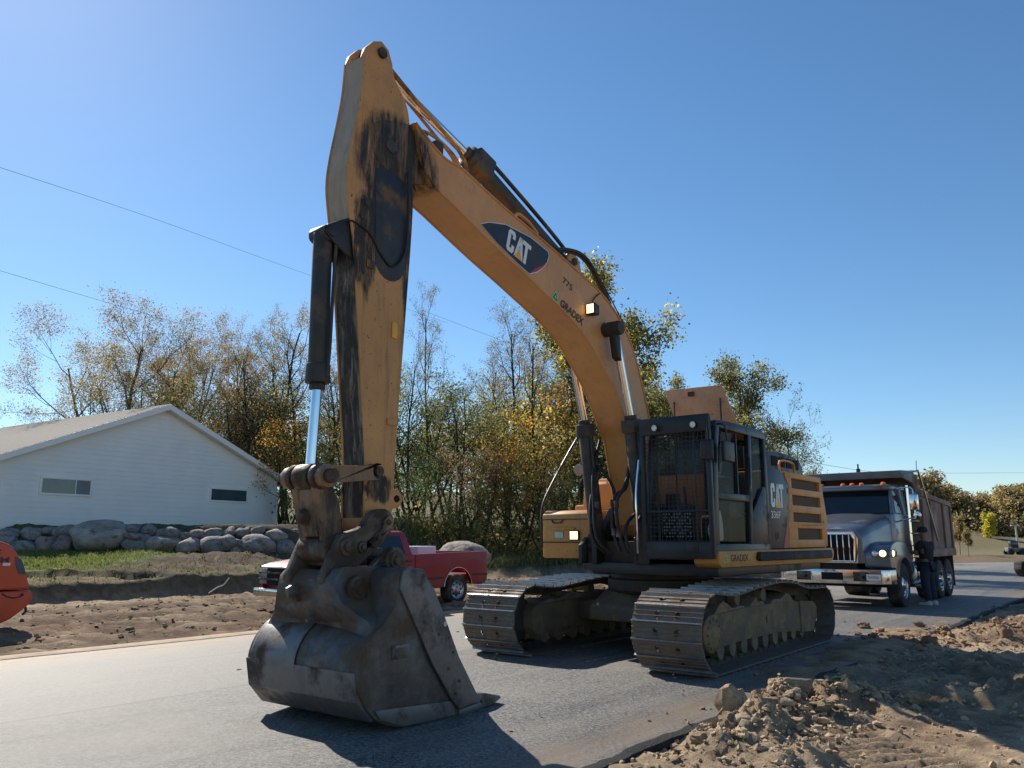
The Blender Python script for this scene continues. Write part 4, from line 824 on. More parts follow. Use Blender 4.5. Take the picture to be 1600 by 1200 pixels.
def scatter(name, pts, sizes, mat, protos, kind='stuff', label=None, cat=None, flatk=1.):
    VV = []; FF = []; o = 0; pa = np.array(pts); zz = surf(pa[:, 0], pa[:, 1])
    for (x, y), sz, z0 in zip(pts, sizes, zz):
        vs, fs = protos[nrg.integers(len(protos))]; a = nrg.uniform(0, 6.28); c, s = math.cos(a), math.sin(a); b = nrg.uniform(-.5, .5)
        M3 = np.array([[c, -s, 0], [s, c, 0], [0, 0, 1]]) @ np.array([[1, 0, 0], [0, math.cos(b), -math.sin(b)], [0, math.sin(b), math.cos(b)]])
        w = (vs * sz * np.array([nrg.uniform(.8, 1.3), nrg.uniform(.7, 1.1), nrg.uniform(.7, 1.1) * flatk])) @ M3.T
        w += np.array([x, y, z0 + sz * .25]); VV.append(w); FF.append(fs + o); o += len(vs)
    me = bpy.data.meshes.new(name); quads_mesh(me, np.concatenate(VV), np.concatenate(FF)); me.materials.append(mat); me.shade_smooth(); me.set_sharp_from_angle(angle=R(40)); return tag(link(name, me), label, cat, None, kind)
def surf(x, y):
    n = Nv[0] * x + Nv[1] * y; z = terrain(x, y); return np.where((n > NL) & (n < NR - .04) & (y < 48), np.maximum(z, .004), z)
def pick(n, f):
    o = []
    while len(o) < n:
        p = f()
        if p is not None: o.append(p)
    return o
def rightpt():
    s = nrg.uniform(4.6, 21); n = NR + .02 + abs(nrg.normal(0, 1.6)) if nrg.random() < .6 else nrg.uniform(NR, 5)
    x, y = xy(n, s); ca, sa = math.cos(1.93), math.sin(1.93); p = (x - 2.75) * ca + (y - 6.4) * sa; q = -(x - 2.75) * sa + (y - 6.4) * ca
    if abs(q) < .46 and -1.8 < p < .6 and nrg.random() < .93: return None
    return (x, y)
P_ = pick(5200, rightpt); scatter('dirt_crumbs', P_, nrg.gamma(1.2, .008, len(P_)) + .004, mClod, BL1, label='loose clay crumbs strewn over the spoil right of the asphalt', cat='dirt')
def heap():
    k = nrg.integers(5); c = [(2.75, 8.05), (2.0, 7.0), (1.6, 6.3), (3.3, 8.5), (2.5, 7.6)][k]; x, y = c[0] + nrg.normal(0, .36), c[1] + nrg.normal(0, .26)
    return (x, y) if Nv[0] * x + Nv[1] * y > NR - .02 else None
P_ = pick(2200, heap); scatter('heap_crumbs', P_, nrg.gamma(1.3, .010, len(P_)) + .005, mClod, BL1, label='small clay lumps covering the sunlit heap at the asphalt edge', cat='dirt')
def ridge():
    a = nrg.uniform(0, 1); x, y = 5.6 + 8 * a + nrg.normal(0, .5), 12.6 + 3.2 * a + nrg.normal(0, .55); return (x, y)
P_ = pick(1300, ridge); scatter('ridge_crumbs', P_, nrg.gamma(1.7, .014, len(P_)) + .01, mClodR, BL1, label='reddish clay lumps along the ridge in front of the dump truck', cat='dirt')
def leftpt():
    n = nrg.uniform(-20.8, -12.2); s = nrg.uniform(-4, 30); return xy(n, s)
P_ = pick(4200, leftpt); scatter('field_crumbs', P_, nrg.gamma(1.6, .012, len(P_)) + .008, M('dark_clod', (.26, .185, .115, 1), .95, var=.4, vs=5, bump=.8, bs=14, spec=.2), BL1, label='dark soil crumbs over the churned strip beside the road', cat='dirt', flatk=.7)
def onroad():
    n = NR - abs(nrg.normal(0, .7)) if nrg.random() < .7 else nrg.uniform(NL, NR); return xy(n, nrg.uniform(5, 24))
P_ = pick(170, onroad); scatter('road_crumbs', P_, nrg.gamma(1.6, .006, len(P_)) + .005, mClodR, BL1, label='small dirt crumbs dropped on the asphalt', cat='dirt')
# individual larger lumps
def lump(x, y, sz, label, seed, mat=None, zk=.35, sq=(1, 1, 1), name='clay_lump', rz=0, grp='large clay lumps on the spoil'):
    vs, fs = BL2[seed % len(BL2)]; me = bpy.data.meshes.new(name); quads_mesh(me, vs * np.array(sq), fs); me.materials.append(mat or mClod); me.shade_smooth(); me.set_sharp_from_angle(angle=R(38))
    o = link(name, me); o.scale = (sz,) * 3; o.rotation_euler = (0, 0, rz); o.location = (x, y, float(surf(np.array([x]), np.array([y]))[0]) + sz * zk); return tag(o, label, 'dirt clod', grp)
lump(1.86, 7.12, .19, 'upright leaning clay lump at the asphalt edge, tallest on the lit heap', 3, sq=(.8, .7, 1.3), zk=.45, rz=.6)
lump(2.42, 8.28, .13, 'blocky clay lump at the left crest of the lit heap', 1, sq=(1.5, .9, 1), rz=.5)
lump(2.72, 8.22, .15, 'broad rounded clay lump on the top of the lit heap', 2, sq=(1.6, 1, .9))
lump(3.02, 8.25, .085, 'small clay lump on the crest between two larger lumps', 4)
lump(3.22, 8.12, .13, 'pointed clay lump at the right crest of the lit heap', 5, sq=(.9, .9, 1.2))
lump(3.95, 8.35, .13, 'lone pale clay lump on the shaded dirt right of the heap', 6, sq=(1.2, .8, .9))
lump(1.70, 6.62, .09, 'clay lump at the foot of the upright lump', 7); lump(2.3, 7.55, .09, 'flat clay lump below the heap crest', 8, sq=(1.4, 1, .7))
lump(2.75, 7.55, .10, 'clay lump low on the near slope of the lit heap', 9, sq=(1.3, 1, .8)); lump(2.0, 6.75, .10, 'clay lump half buried beside the tread prints', 0)
lump(1.45, 6.35, .11, 'clay lump at the near end of the asphalt edge', 2, sq=(1.3, 1, .7)); lump(2.95, 7.75, .10, 'square clay lump on the right shoulder of the heap', 4)
lump(6.55, 10.3, .16, 'pale lump in the shaded dirt beside the track', 3, mat=mClod, sq=(1.1, .8, 1)); lump(7.9, 13.6, .17, 'reddish lump crowning the far dirt ridge', 5, mClodR); lump(6.25, 12.55, .12, 'reddish lump at the start of the far ridge', 6, mClodR)
for i in range(26):
    x, y = pick(1, lambda: (lambda p: p if p[1] > 8.8 else None)((nrg.uniform(4.2, 12), nrg.uniform(8.8, 15))))[0]
    lump(x, y, nrg.uniform(.06, .13), 'dark clod lying in the shaded churned dirt on the right', int(nrg.integers(10)), mClodR if i % 2 else mClod, rz=nrg.uniform(0, 6), name='dirt_clod', grp='clods in the shaded dirt')
# ================================================================ HOUSE
def ray(px, py):
    a = R(10.883); f = 1256.75
    return Vector(((px - 800) / f, math.cos(a) - (600 - py) / f * math.sin(a), math.sin(a) + (600 - py) / f * math.cos(a)))
HO = Vector((-15.41, 35.2, 0)); HD = Vector((.529, .848, 0)); HB = Vector((-.848, .529, 0))    # along gable (right), back along ridge
hz_ = math.atan2(HD.y, HD.x)
HOUSE = empty('house', (HO.x, HO.y, 0), hz_, label='white gabled house with clapboard siding above the boulder wall', cat='house')   # local x along gable, y back
HWd, ZB, ZE, ZP = 6.6, 1.9, 4.42, 7.15; HWl = 9.5
mSid = M('white_siding', (.86, .83, .78, 1), .55, var=.05, vs=.8, bump=.05, bs=30)
mTrim = M('white_trim', (.86, .83, .78, 1), .5, var=.04)
slope = (ZP - ZE) / HWd
def half(z): return HWd if z <= ZE else max((ZP - z) / slope, .02)
core = MB(); core.prism([(-HWl, ZB - .6), (HWd, ZB - .6), (HWd, ZE), (0, ZP - .02), (-HWl, ZP - slope * HWl)], .03, 13); core.build('wall', mSid, HOUSE)
EXP = .2; k = 0; z = ZB
while z < ZP - .12:
    h0, h1 = half(z) , half(min(z + EXP, ZP - .02)); g0, g1 = [min(HWl, max((ZP - q) / slope, .02)) for q in (z, min(z + EXP, ZP - .02))]; zt_ = min(z + EXP, ZP - .03)
    b = MB(); b.add([(-g0, -.018, z), (h0, -.018, z), (h1, -.004, zt_), (-g1, -.004, zt_), (-g0, .03, z), (h0, .03, z), (h1, .03, zt_), (-g1, .03, zt_)],
                    [(0, 1, 2, 3), (0, 4, 5, 1), (1, 5, 6, 2), (3, 2, 6, 7), (0, 3, 7, 4)]); b.build('siding_board', mSid, HOUSE, recalc=False, smooth=10); z += EXP
# roof slabs with overhang, rake trim, soffit
mShg = M('shingles', (.105, .09, .075, 1), .9, var=.3, vs=14, bump=.8, bs=9, bd=.03)
for s_ in (-1, 1):
    ov = .55; nx_, nz_ = s_ * slope / math.hypot(1, slope), 1 / math.hypot(1, slope); th = .14
    a = (0, ZP + .06); hw = HWd if s_ > 0 else HWl; b = (s_ * (hw + ov), ZP - slope * (hw + ov) + .06)
    MB().prism([a, b, (b[0] + nx_ * th, b[1] + nz_ * th), (a[0], a[1] + th / nz_)], -.42, 13.4).build('roof_slope', mShg, HOUSE)
    MB().prism([(0, ZP + .20), (b[0], b[1] + .14), (b[0], b[1] - .10), (0, ZP - .04)], -.46, -.42).build('rake_board', mTrim, HOUSE)
    MB().prism([(0, ZP + .035), (b[0], b[1] - .02), (b[0], b[1] - .04), (0, ZP + .005)], -.42, .02).build('soffit', mTrim, HOUSE)
    MB().box((min(b[0], b[0] + s_ * .12), -.40, b[1] - .10), (max(b[0], b[0] + s_ * .12), 13.3, b[1] + .05)).build('gutter', mTrim, HOUSE)
    # shingle courses on the visible slope
    if s_ < 0:
        L_ = math.hypot(HWd + ov, (HWd + ov) * slope); n_c = 26
        for q in range(n_c):
            t0 = (q + .02) / n_c; x0 = b[0] * t0; zz = a[1] + th / nz_ + (b[1] + nz_ * th - a[1] - th / nz_) * t0
            t1 = (q + 1.) / n_c; x1 = b[0] * t1; z1 = a[1] + th / nz_ + (b[1] + nz_ * th - a[1] - th / nz_) * t1
            MB().add([(x0, -.425, zz + .002), (x0, 13.4, zz + .002), (x1, 13.4, z1 + .008), (x1, -.425, z1 + .008), (x1, 13.4, z1), (x1, -.425, z1), (x0, -.425, zz)], [(0, 1, 2, 3), (3, 2, 4, 5), (0, 3, 5, 6)]).build('shingle_course', mShg, HOUSE, recalc=False)
for s_ in (-1, 1): hw = HWd if s_ > 0 else HWl; MB().box((s_ * hw - .07, -.045, ZB - .3), (s_ * hw + .07, .1, ZP - slope * hw - .02)).build('corner_board', mTrim, HOUSE)
MB().tube([(HWd + .45, -.25, ZE - .32), (HWd + .3, -.1, ZE - .5), (HWd + .12, -.07, ZE - .65), (HWd + .12, -.07, ZB - .1), (HWd + .25, -.15, ZB - .25)], .045, 8, 2).build('downspout', mTrim, HOUSE)
def on_gable(px, py):
    d = ray(px, py); nrm = Vector((HD.y, -HD.x, 0)); o = Vector((0, 0, 1.534)); tt = (HO - o).dot(nrm) / d.dot(nrm); p = o + d * tt; return (p - HO).dot(HD), p.z
mWin = M('window_glass', (.05, .085, .10, 1), .06, var=.25, vs=1.5, spec=.9)
for (x0, y0, x1, y1) in ((66, 748, 139, 772), (330, 764, 384, 783)):
    a, zt0 = on_gable(x0, y0); b, zb0 = on_gable(x1, y1); _, zb1 = on_gable(x0, y1 - 1); zt0 = (zt0 + on_gable(x1, y0 + 3)[1]) / 2; zb0 = (zb0 + zb1) / 2; w = .09
    W = MB().box((a, -.034, zb0), (b, .01, zt0)).build('window', mWin, HOUSE)
    for q in (((a - w, zt0), (b + w, zt0 + w)), ((a - w, zb0 - w), (b + w, zb0)), ((a - w, zb0), (a, zt0)), ((b, zb0), (b + w, zt0))):
        MB().box((q[0][0], -.055, q[0][1]), (q[1][0], .01, q[1][1])).build('window_frame', mTrim, W, bevel=.006)
    if x0 < 100: MB().box((a + (b - a) * .68, -.05, zb0), (a + (b - a) * .70, -.0, zt0)).build('mullion', mTrim, W); MB().box((a + (b - a) * .70, -.040, zb0), (b, -.011, zt0)).build('blind', M('blind_grey', (.19, .20, .21, 1), .6), W)
# ================================================================ BOULDER WALL
mStones = [M('fieldstone_%d' % i, c, .85, var=.35, vs=1.8, bump=.7, bs=7, bd=.04, dirt=(.10, .085, .07, 1), da=.25) for i, c in enumerate(((.26, .24, .21, 1), (.31, .265, .215, 1), (.21, .195, .18, 1), (.28, .20, .175, 1), (.245, .22, .185, 1)))]
def stone_mesh(seed):
    r = np.random.default_rng(seed); bm = bmesh.new(); bmesh.ops.create_icosphere(bm, subdivisions=3, radius=1); ax = r.normal(size=(9, 3)); ax /= np.linalg.norm(ax, axis=1)[:, None]; cut = r.uniform(.62, .95, 9); ph = r.uniform(0, 6, (4, 3)); fr = r.uniform(1.5, 4, (4, 3))
    for v in bm.verts:
        p = np.array(v.co[:]); k = 1.
        for a, cc in zip(ax, cut):
            d = p @ a
            if d > cc: k = min(k, cc / d * .94 + .06 * k)
        k *= 1.12 + .05 * sum(math.sin(fr[i] @ p * 1 + ph[i, 0]) for i in range(4)) / 2 + .035 * sum(math.sin(fr[i] @ p * 3.7 + ph[i, 1]) for i in range(4)) / 2
        v.co = Vector(p * k)
    me = bpy.data.meshes.new('boulder'); bm.to_mesh(me); bm.free(); me.shade_smooth(); return me
SM = [stone_mesh(100 + i) for i in range(12)]
# (px left, px right, py top, py bottom) read off the photograph, upper course then lower course; depth of the wall face given by its line
STN = [(-12, 32, 827, 848, 0), (36, 66, 824, 846, 0), (66, 87, 823, 835, 0), (86, 116, 821, 841, 0), (170, 198, 823, 846, 2), (192, 220, 821, 834, 2), (218, 243, 821, 839, 2), (240, 260, 826, 839, 1), (255, 282, 824, 842, 2), (280, 300, 830, 846, 0), (296, 322, 829, 842, 3), (320, 350, 827, 844, 2), (349, 372, 824, 840, 1), (370, 391, 825, 841, 2), (383, 394, 823, 832, 0), (394, 415, 823, 836, 2), (415, 455, 826, 847, 1), (448, 472, 829, 850, 0), (350, 368, 829, 838, 3),
       (-10, 22, 833, 858, 0), (22, 58, 845, 868, 0), (58, 87, 836, 866, 3), (84, 113, 840, 866, 3), (110, 192, 818, 866, 1), (190, 238, 841, 867, 2), (192, 220, 832, 844, 3), (218, 236, 835, 851, 2), (232, 280, 838, 866, 1), (278, 315, 842, 866, 1), (312, 359, 841, 867, 2), (342, 373, 838, 858, 0), (358, 384, 852, 868, 1), (381, 434, 836, 867, 0), (366, 386, 842, 858, 2), (430, 462, 846, 868, 2)]
nu = nl = 0; ORD = ['first', 'second', 'third', 'fourth', 'fifth', 'sixth', 'seventh', 'eighth', 'ninth', 'tenth', 'eleventh', 'twelfth', 'thirteenth', 'fourteenth', 'fifteenth', 'sixteenth', 'seventeenth', 'eighteenth', 'nineteenth', 'twentieth']
order_u = sorted([q for q in STN[:19]], key=lambda q: q[0]); order_l = sorted([q for q in STN[19:]], key=lambda q: q[0])
for i, (x0, x1, y0, y1, mi) in enumerate(STN):
    up = i < 19; Y = (28.75 if up else 28.35) + .05 * ((i * 7) % 5)
    d = ray((x0 + x1) / 2, (y0 + y1) / 2); p = Vector((0, 0, 1.534)) + d * (Y / d.y); kx = Y / d.y / 1256.75
    w = (x1 - x0) * kx / 2 * 1.08; h = (y1 - y0) * kx / 2 * 1.14
    o = link('boulder', SM[(i * 5) % 12]); o.scale = (w, min(max(w, h) * .85, 1.0), h); o.rotation_euler = (0, 0, 0); o.location = p
    o.rotation_euler = (0, rng.uniform(-.12, .12), rng.choice((0, math.pi)) + rng.uniform(-.2, .2))
    o.data = o.data.copy() if False else o.data
    if not o.data.materials: o.data.materials.append(mStones[0])
    o.material_slots[0].link = 'OBJECT'; o.material_slots[0].material = mStones[mi]
    big = (x0, x1) == (110, 192)
    lab = 'largest rounded boulder in the retaining wall below the left window' if big else '%s fieldstone of the boulder wall, %s from left in the %s course' % (['grey', 'tan grey', 'dark grey', 'reddish'][mi], ORD[(order_u if up else order_l).index((x0, x1, y0, y1, mi))], 'upper' if up else 'lower')
    tag(o, lab, 'boulder', 'boulders of the retaining wall')
# boulder behind the pickup's bed
o = link('boulder', SM[4]); Y = 24.5; d = ray(729, 860); p = Vector((0, 0, 1.534)) + d * (Y / d.y); o.location = (p.x, p.y, p.z - .12); o.scale = (.72, .8, .42); o.material_slots[0].link = 'OBJECT'; o.material_slots[0].material = mStones[1]; tag(o, 'flat tan boulder showing above the pickup tailgate', 'boulder')
MB().tube([(-8.15, 22.3, .1), (-7.9, 22.2, .25), (-7.75, 22.25, .32), (-7.6, 22.2, .5)], .016, 6).build('bank_root', mWht); tag(bpy.data.objects['bank_root'], 'short white root sticking out of the cut bank', 'pipe')  # thin pale root poking out of the bank
# ---- grass and weeds
def blades(name, pts, hs, cols, label, cat, wid=.012, lean=.5):
    n = len(pts); P = np.array(pts); h = np.array(hs); a = nrg.uniform(0, 6.28, n); l = nrg.normal(0, lean, (n, 2)); z0 = surf(P[:, 0], P[:, 1]); w = wid * nrg.uniform(.6, 1.6, n)
    dx, dy = np.cos(a) * w, np.sin(a) * w
    b0 = np.stack([P[:, 0] - dx, P[:, 1] - dy, z0 - .01], 1); b1 = np.stack([P[:, 0] + dx, P[:, 1] + dy, z0 - .01], 1)
    m0 = np.stack([P[:, 0] + l[:, 0] * h * .35 - dx * .7, P[:, 1] + l[:, 1] * h * .35 - dy * .7, z0 + h * .6], 1); m1 = m0 + np.stack([dx * 1.4, dy * 1.4, h * 0], 1)
    tp = np.stack([P[:, 0] + l[:, 0] * h, P[:, 1] + l[:, 1] * h, z0 + h], 1); tp2 = tp + np.stack([dx * .2, dy * .2, h * 0], 1)
    V = np.stack([b0, b1, m0, m1, tp, tp2], 1).reshape(-1, 3); k = np.arange(n)[:, None] * 6
    Q = np.concatenate([k + np.array([[0, 1, 3, 2]]), k + np.array([[2, 3, 5, 4]])]); me = bpy.data.meshes.new(name); quads_mesh(me, V, Q)
    ca = me.color_attributes.new('tint', 'FLOAT_COLOR', 'POINT'); c = np.array(cols)[nrg.integers(len(cols), size=n)] * nrg.uniform(.7, 1.3, (n, 1)); ca.data.foreach_set('color', np.concatenate([np.repeat(c, 6, 0), np.ones((n * 6, 1))], 1).astype(np.float32).ravel())
    me.materials.append(leafmat('grass_blade', 'tint')); return tag(link(name, me), label, cat, None, 'stuff')
def leafmat(name, attr=None, cols=None, trans=.45, rough=.6):
    if name in MATS: return MATS[name]
    t = NT(name); out = t.n['Material Output']
    if attr: at = t.add('ShaderNodeVertexColor'); at.layer_name = attr; c = at.outputs[0]
    else: c = t.mix(t.ramp(t.noise(1.1, 3), .35, .65), cols[0], cols[1]); c = t.mix(t.ramp(t.noise(3.7, 2), .5, .72), c, cols[2]) if len(cols) > 2 else c
    t.setc(c); t.setr(rough); t.b.inputs['Specular IOR Level'].default_value = .25; tr = t.add('ShaderNodeBsdfTranslucent'); ms = t.add('ShaderNodeMixShader'); ms.inputs[0].default_value = trans
    t.link(c, tr.inputs[0]); t.link(t.b.outputs[0], ms.inputs[1]); t.link(tr.outputs[0], ms.inputs[2]); t.link(ms.outputs[0], out.inputs[0]); MATS[name] = t.m; return t.m
GP = [(nrg.uniform(-21, -8.2), nrg.uniform(22.6, 28.2)) for _ in range(26000)]; GP = [p for p in GP if p[0] < -12.0 + nrg.normal(0, .5) and p[1] - 22.9 > nrg.uniform(-.3, .3) - .7 * 0]
blades('lawn_grass', GP, nrg.uniform(.04, .11, len(GP)), [(.16, .22, .04), (.20, .24, .06), (.25, .24, .09)], 'strip of green lawn in front of the boulder wall', 'grass', .012)
WP = [xy(nrg.uniform(-23.8, -21.3), nrg.uniform(2, 20)) for _ in range(1300)]
blades('ledge_weeds', WP, nrg.uniform(.04, .15, len(WP)), [(.13, .14, .03), (.2, .17, .07), (.24, .19, .09)], 'dry weeds growing along the ledge of the cut bank', 'weeds', .014, .7)
WP = [(nrg.uniform(-6.5, 16), nrg.uniform(30, 46)) for _ in range(26000)]; WP = [p for p in WP if Nv[0] * p[0] + Nv[1] * p[1] < -21.4]
blades('meadow_weeds', WP, nrg.gamma(4, .08, len(WP)), [(.14, .15, .04), (.22, .2, .08), (.27, .22, .11), (.10, .13, .03)], 'tall yellow green weeds at the foot of the woods', 'weeds', .022, .5)
# ================================================================ VEHICLES
def wheel(parent, x, y, z, r, w, out, rimmat, name='wheel', tyre=None, holes=8, hub=.5, dish=.03):
    """tyre + rim facing 'out' (+1/-1 along y)"""
    W = MB().lathe([(r * .60, -w / 2), (r * .80, -w / 2 - .01), (r * .95, -w / 2 + .015), (r, -w / 2 + .05), (r, w / 2 - .05), (r * .95, w / 2 - .015), (r * .80, w / 2 + .01), (r * .60, w / 2)], (x, y, z), (0, out, 0), 36).build(name, tyre or mRub, parent)
    MB().lathe([(r * .61, w / 2 - .005), (r * .57, w / 2 - .01), (r * .53, w / 2 - dish), (r * .42, w / 2 - dish * 1.4), (r * .30, w / 2 - dish * .6), (r * .20, w / 2 - dish * .2), (r * .17, w / 2 + .02), (0, w / 2 + .025)], (x, y, z), (0, out, 0), 28).build('rim', rimmat, W)
    for k in range(holes):
        a = 2 * math.pi * k / holes; c = Vector((x + r * .41 * math.cos(a), y + out * (w / 2 - dish * 1.2), z + r * .41 * math.sin(a))); MB().cyl(c - Vector((0, .012, 0)), c + Vector((0, .012, 0)), r * .055, n=10).build('rim_hole', mVnt, W)
    return W
def loft(m, secs, close=True):
    n = len(secs[0]); o = len(m.v)
    for s in secs: m.v += [tuple(p) for p in s]
    for i in range(len(secs) - 1):
        for k in range(n if close else n - 1): m.f.append([o + i * n + k, o + i * n + (k + 1) % n, o + (i + 1) * n + (k + 1) % n, o + (i + 1) * n + k]); m.mi.append(m.cur)
    if close:
        m.f.append([o + k for k in range(n)][::-1]); m.f.append([o + (len(secs) - 1) * n + k for k in range(n)]); m.mi += [m.cur] * 2
    return m
# ---------------------------------------------------------------- dump truck
DT = empty('dump_truck', (8.07, 19.59, 0.0), R(-128.5), label='silver blue dump truck with chrome bumper and lit headlight behind the excavator', cat='truck')
mSil = M('silver_blue_paint', (.165, .18, .205, 1), .3, metal=.55, var=.08, coat=.5, dirt=(.19, .15, .11, 1), da=.18, ds=1.5)
mBody = M('rusty_dump_steel', (.27, .20, .165, 1), .75, metal=.2, var=.3, vs=1.2, bump=.25, bs=10, dirt=(.20, .13, .10, 1), da=.5, ds=1.5)
mAlu = M('polished_alu', (.55, .56, .58, 1), .22, metal=1, var=.12, vs=6)
mChD = M('dusty_chrome', (.62, .60, .57, 1), .16, metal=1, var=.15, vs=5, dirt=(.20, .15, .11, 1), da=.22, ds=4)
bp1 = [(1.10, -1.25), (1.38, -1.20), (1.50, -1.05), (1.53, -.4), (1.53, .4), (1.50, 1.05), (1.38, 1.20), (1.10, 1.25)]
bi = [(x - .06, y * .965) for x, y in bp1]
BM = MB().prism(bp1 + bi[::-1], .56, .87, plane='xy').build('bumper', mChD, DT, bevel=.015, seg=3)
MB().box((1.525, -.22, .64), (1.545, .24, .80)).build('tow_pocket', mVnt, BM)
for y in (-.62, .62): MB().box((1.525, y - .16, .62), (1.542, y + .16, .82)).build('fog_recess', mStl, BM, bevel=.01); MB().cyl((1.53, y + .06, .71), (1.552, y + .06, .71), .035, n=12).build('tow_hole', mVnt, BM)
PL = MB().box((1.532, .74, .645), (1.555, 1.03, .775)).build('licence_plate', mWht, BM, bevel=.004)
lettering('TK930MIA', (1.5565, .765, .68), (0, .24, 0), (0, 0, .058), M('plate_ink', (.02, .03, .07, 1), .5), 'plate_lettering', PL)
hd = MB(); secs = []
for x, w, zt, zb, cr in ((1.36, .66, 1.72, 1.0, .10), (1.25, .72, 1.79, 1.0, .12), (.9, .76, 1.87, 1.05, .12), (.3, .82, 1.99, 1.1, .12), (-.25, .90, 2.11, 1.15, .12)):
    secs.append([(x, -w, zb), (x, -w, zt - .22), (x, -w + .03, zt - .12), (x, -w + cr, zt - .03), (x, -w * .5, zt + .02), (x, 0, zt + .03), (x, w * .5, zt + .02), (x, w - cr, zt - .03), (x, w - .03, zt - .12), (x, w, zt - .22), (x, w, zb)])
loft(hd, secs); HD_ = hd.build('hood', mSil, DT, smooth=40)
gs = MB(); go = [(-.56, 1.0), (-.58, 1.55), (-.50, 1.70), (.50, 1.70), (.58, 1.55), (.56, 1.0)]; gi = [(-.47, 1.06), (-.48, 1.52), (-.43, 1.62), (.43, 1.62), (.48, 1.52), (.47, 1.06)]
n_ = 6
gs.v += [(1.42, y, z) for y, z in go] + [(1.42, y, z) for y, z in gi] + [(1.36, y, z) for y, z in go] + [(1.33, y, z) for y, z in gi]
for i in range(n_): j = (i + 1) % n_; gs.f += [[i, j, 6 + j, 6 + i], [i, 12 + i, 12 + j, j], [6 + i, 6 + j, 18 + j, 18 + i]]; gs.mi += [0] * 3
GS = gs.build('grille_surround', mChr, DT, bevel=.012)
MB().prism(gi, 1.365, 1.372, plane='yz').build('grille_back', mVnt, GS)
for k in range(7): y = -.39 + k * .13; MB().box((1.375, y - .012, 1.06), (1.40, y + .012, 1.62)).build('grille_bar', mChr, GS, bevel=.004)
for s_ in (-1, 1):
    fd = MB(); ring = []
    arc_o = [(1.28, .92), (1.30, 1.2), (1.12, 1.38), (.75, 1.46), (.35, 1.47), (-.05, 1.42), (-.42, 1.27), (-.66, 1.05), (-.78, .85)]
    arc_i = [(1.16, .92), (.95, .90), (.72, .80), (.55, .74), (.45, .95), (.15, 1.12), (-.2, 1.10), (-.5, .93), (-.66, .78)]
    arc_i = [(1.2, .90), (.9, .88), (.68, .68), (.60, .75), (.42, .98), (.1, 1.10), (-.25, 1.05), (-.5, .85), (-.62, .70)]
    y0, y1 = sorted((s_ * .66, s_ * 1.20)); fd.prism(crv(arc_o, 3) + crv(arc_i, 3)[::-1], y0, y1); FD = fd.build('fender', mSil, DT, bevel=.05, seg=3)
    hl = MB(); hl.prism([(1.315, 1.12), (1.30, 1.30), (.82, 1.315), (.72, 1.24), (.80, 1.13)], *sorted((s_ * .80, s_ * 1.214))); HL_ = hl.build('headlight', M('headlight_glass', (.10, .11, .12, 1), .1, spec=.8), DT, bevel=.03, seg=3)
    MB().lathe([(.075, 0), (.05, .02), (0, .03)], (1.31, s_ * 1.05, 1.215), (1, 0, 0), 18).build('headlight_lamp', mLmp, HL_); MB().lathe([(.06, 0), (.04, .012), (0, .018)], (1.312, s_ * .89, 1.215), (1, 0, 0), 18).build('headlight_lamp', mChr, HL_)
    MB().lathe([(.075, 0), (.05, .02), (0, .03)], (1.12, s_ * 1.21, 1.215), (.35, s_, 0), 18).build('headlight_lamp', mLmp, HL_)
cb = MB(); secs = [[(-.22, -.90, 1.0), (-.22, -.92, 2.10), (-.22, .92, 2.10), (-.22, .90, 1.0)], [(-.34, -.98, .95), (-.30, -.98, 2.12), (-.30, .98, 2.12), (-.34, .98, .95)], [(-1.62, -1.0, .95), (-1.62, -1.0, 2.12), (-1.62, 1.0, 2.12), (-1.62, 1.0, .95)]]
loft(cb, secs); CB = cb.build('cab', mSil, DT, bevel=.03)
gh = MB(); loft(gh, [[(-.30, -.965, 2.115), (-1.60, -.985, 2.115), (-1.60, .985, 2.115), (-.30, .965, 2.115)], [(-.62, -.86, 2.72), (-1.58, -.90, 2.74), (-1.58, .90, 2.74), (-.62, .86, 2.72)]]); gh.build('cab_upper', mBlk, DT)
rfm = MB(); loft(rfm, [[(-.40, -.90, 2.68), (-1.62, -.96, 2.70), (-1.62, .96, 2.70), (-.40, .90, 2.68)], [(-.42, -.88, 2.82), (-1.62, -.92, 2.88), (-1.62, .92, 2.88), (-.42, .88, 2.82)]]); RF_ = rfm.build('cab_roof', mSil, DT, bevel=.05, seg=3)
for y in (-.72, -.20, .02, .24, .74): MB().lathe([(.06, 0), (.055, .03), (.03, .045), (0, .05)], (-.50, y, 2.83), (.5, 0, 1), 14).build('marker_light', M('amber_lens', (.75, .18, .02, 1), .25), RF_)
WS = MB(); WS.add([(-.285, -.86, 2.14), (-.285, .86, 2.14), (-.585, .80, 2.68), (-.585, -.80, 2.68)], [(0, 1, 2, 3)]); WS.build('windshield', mGlsD, DT)
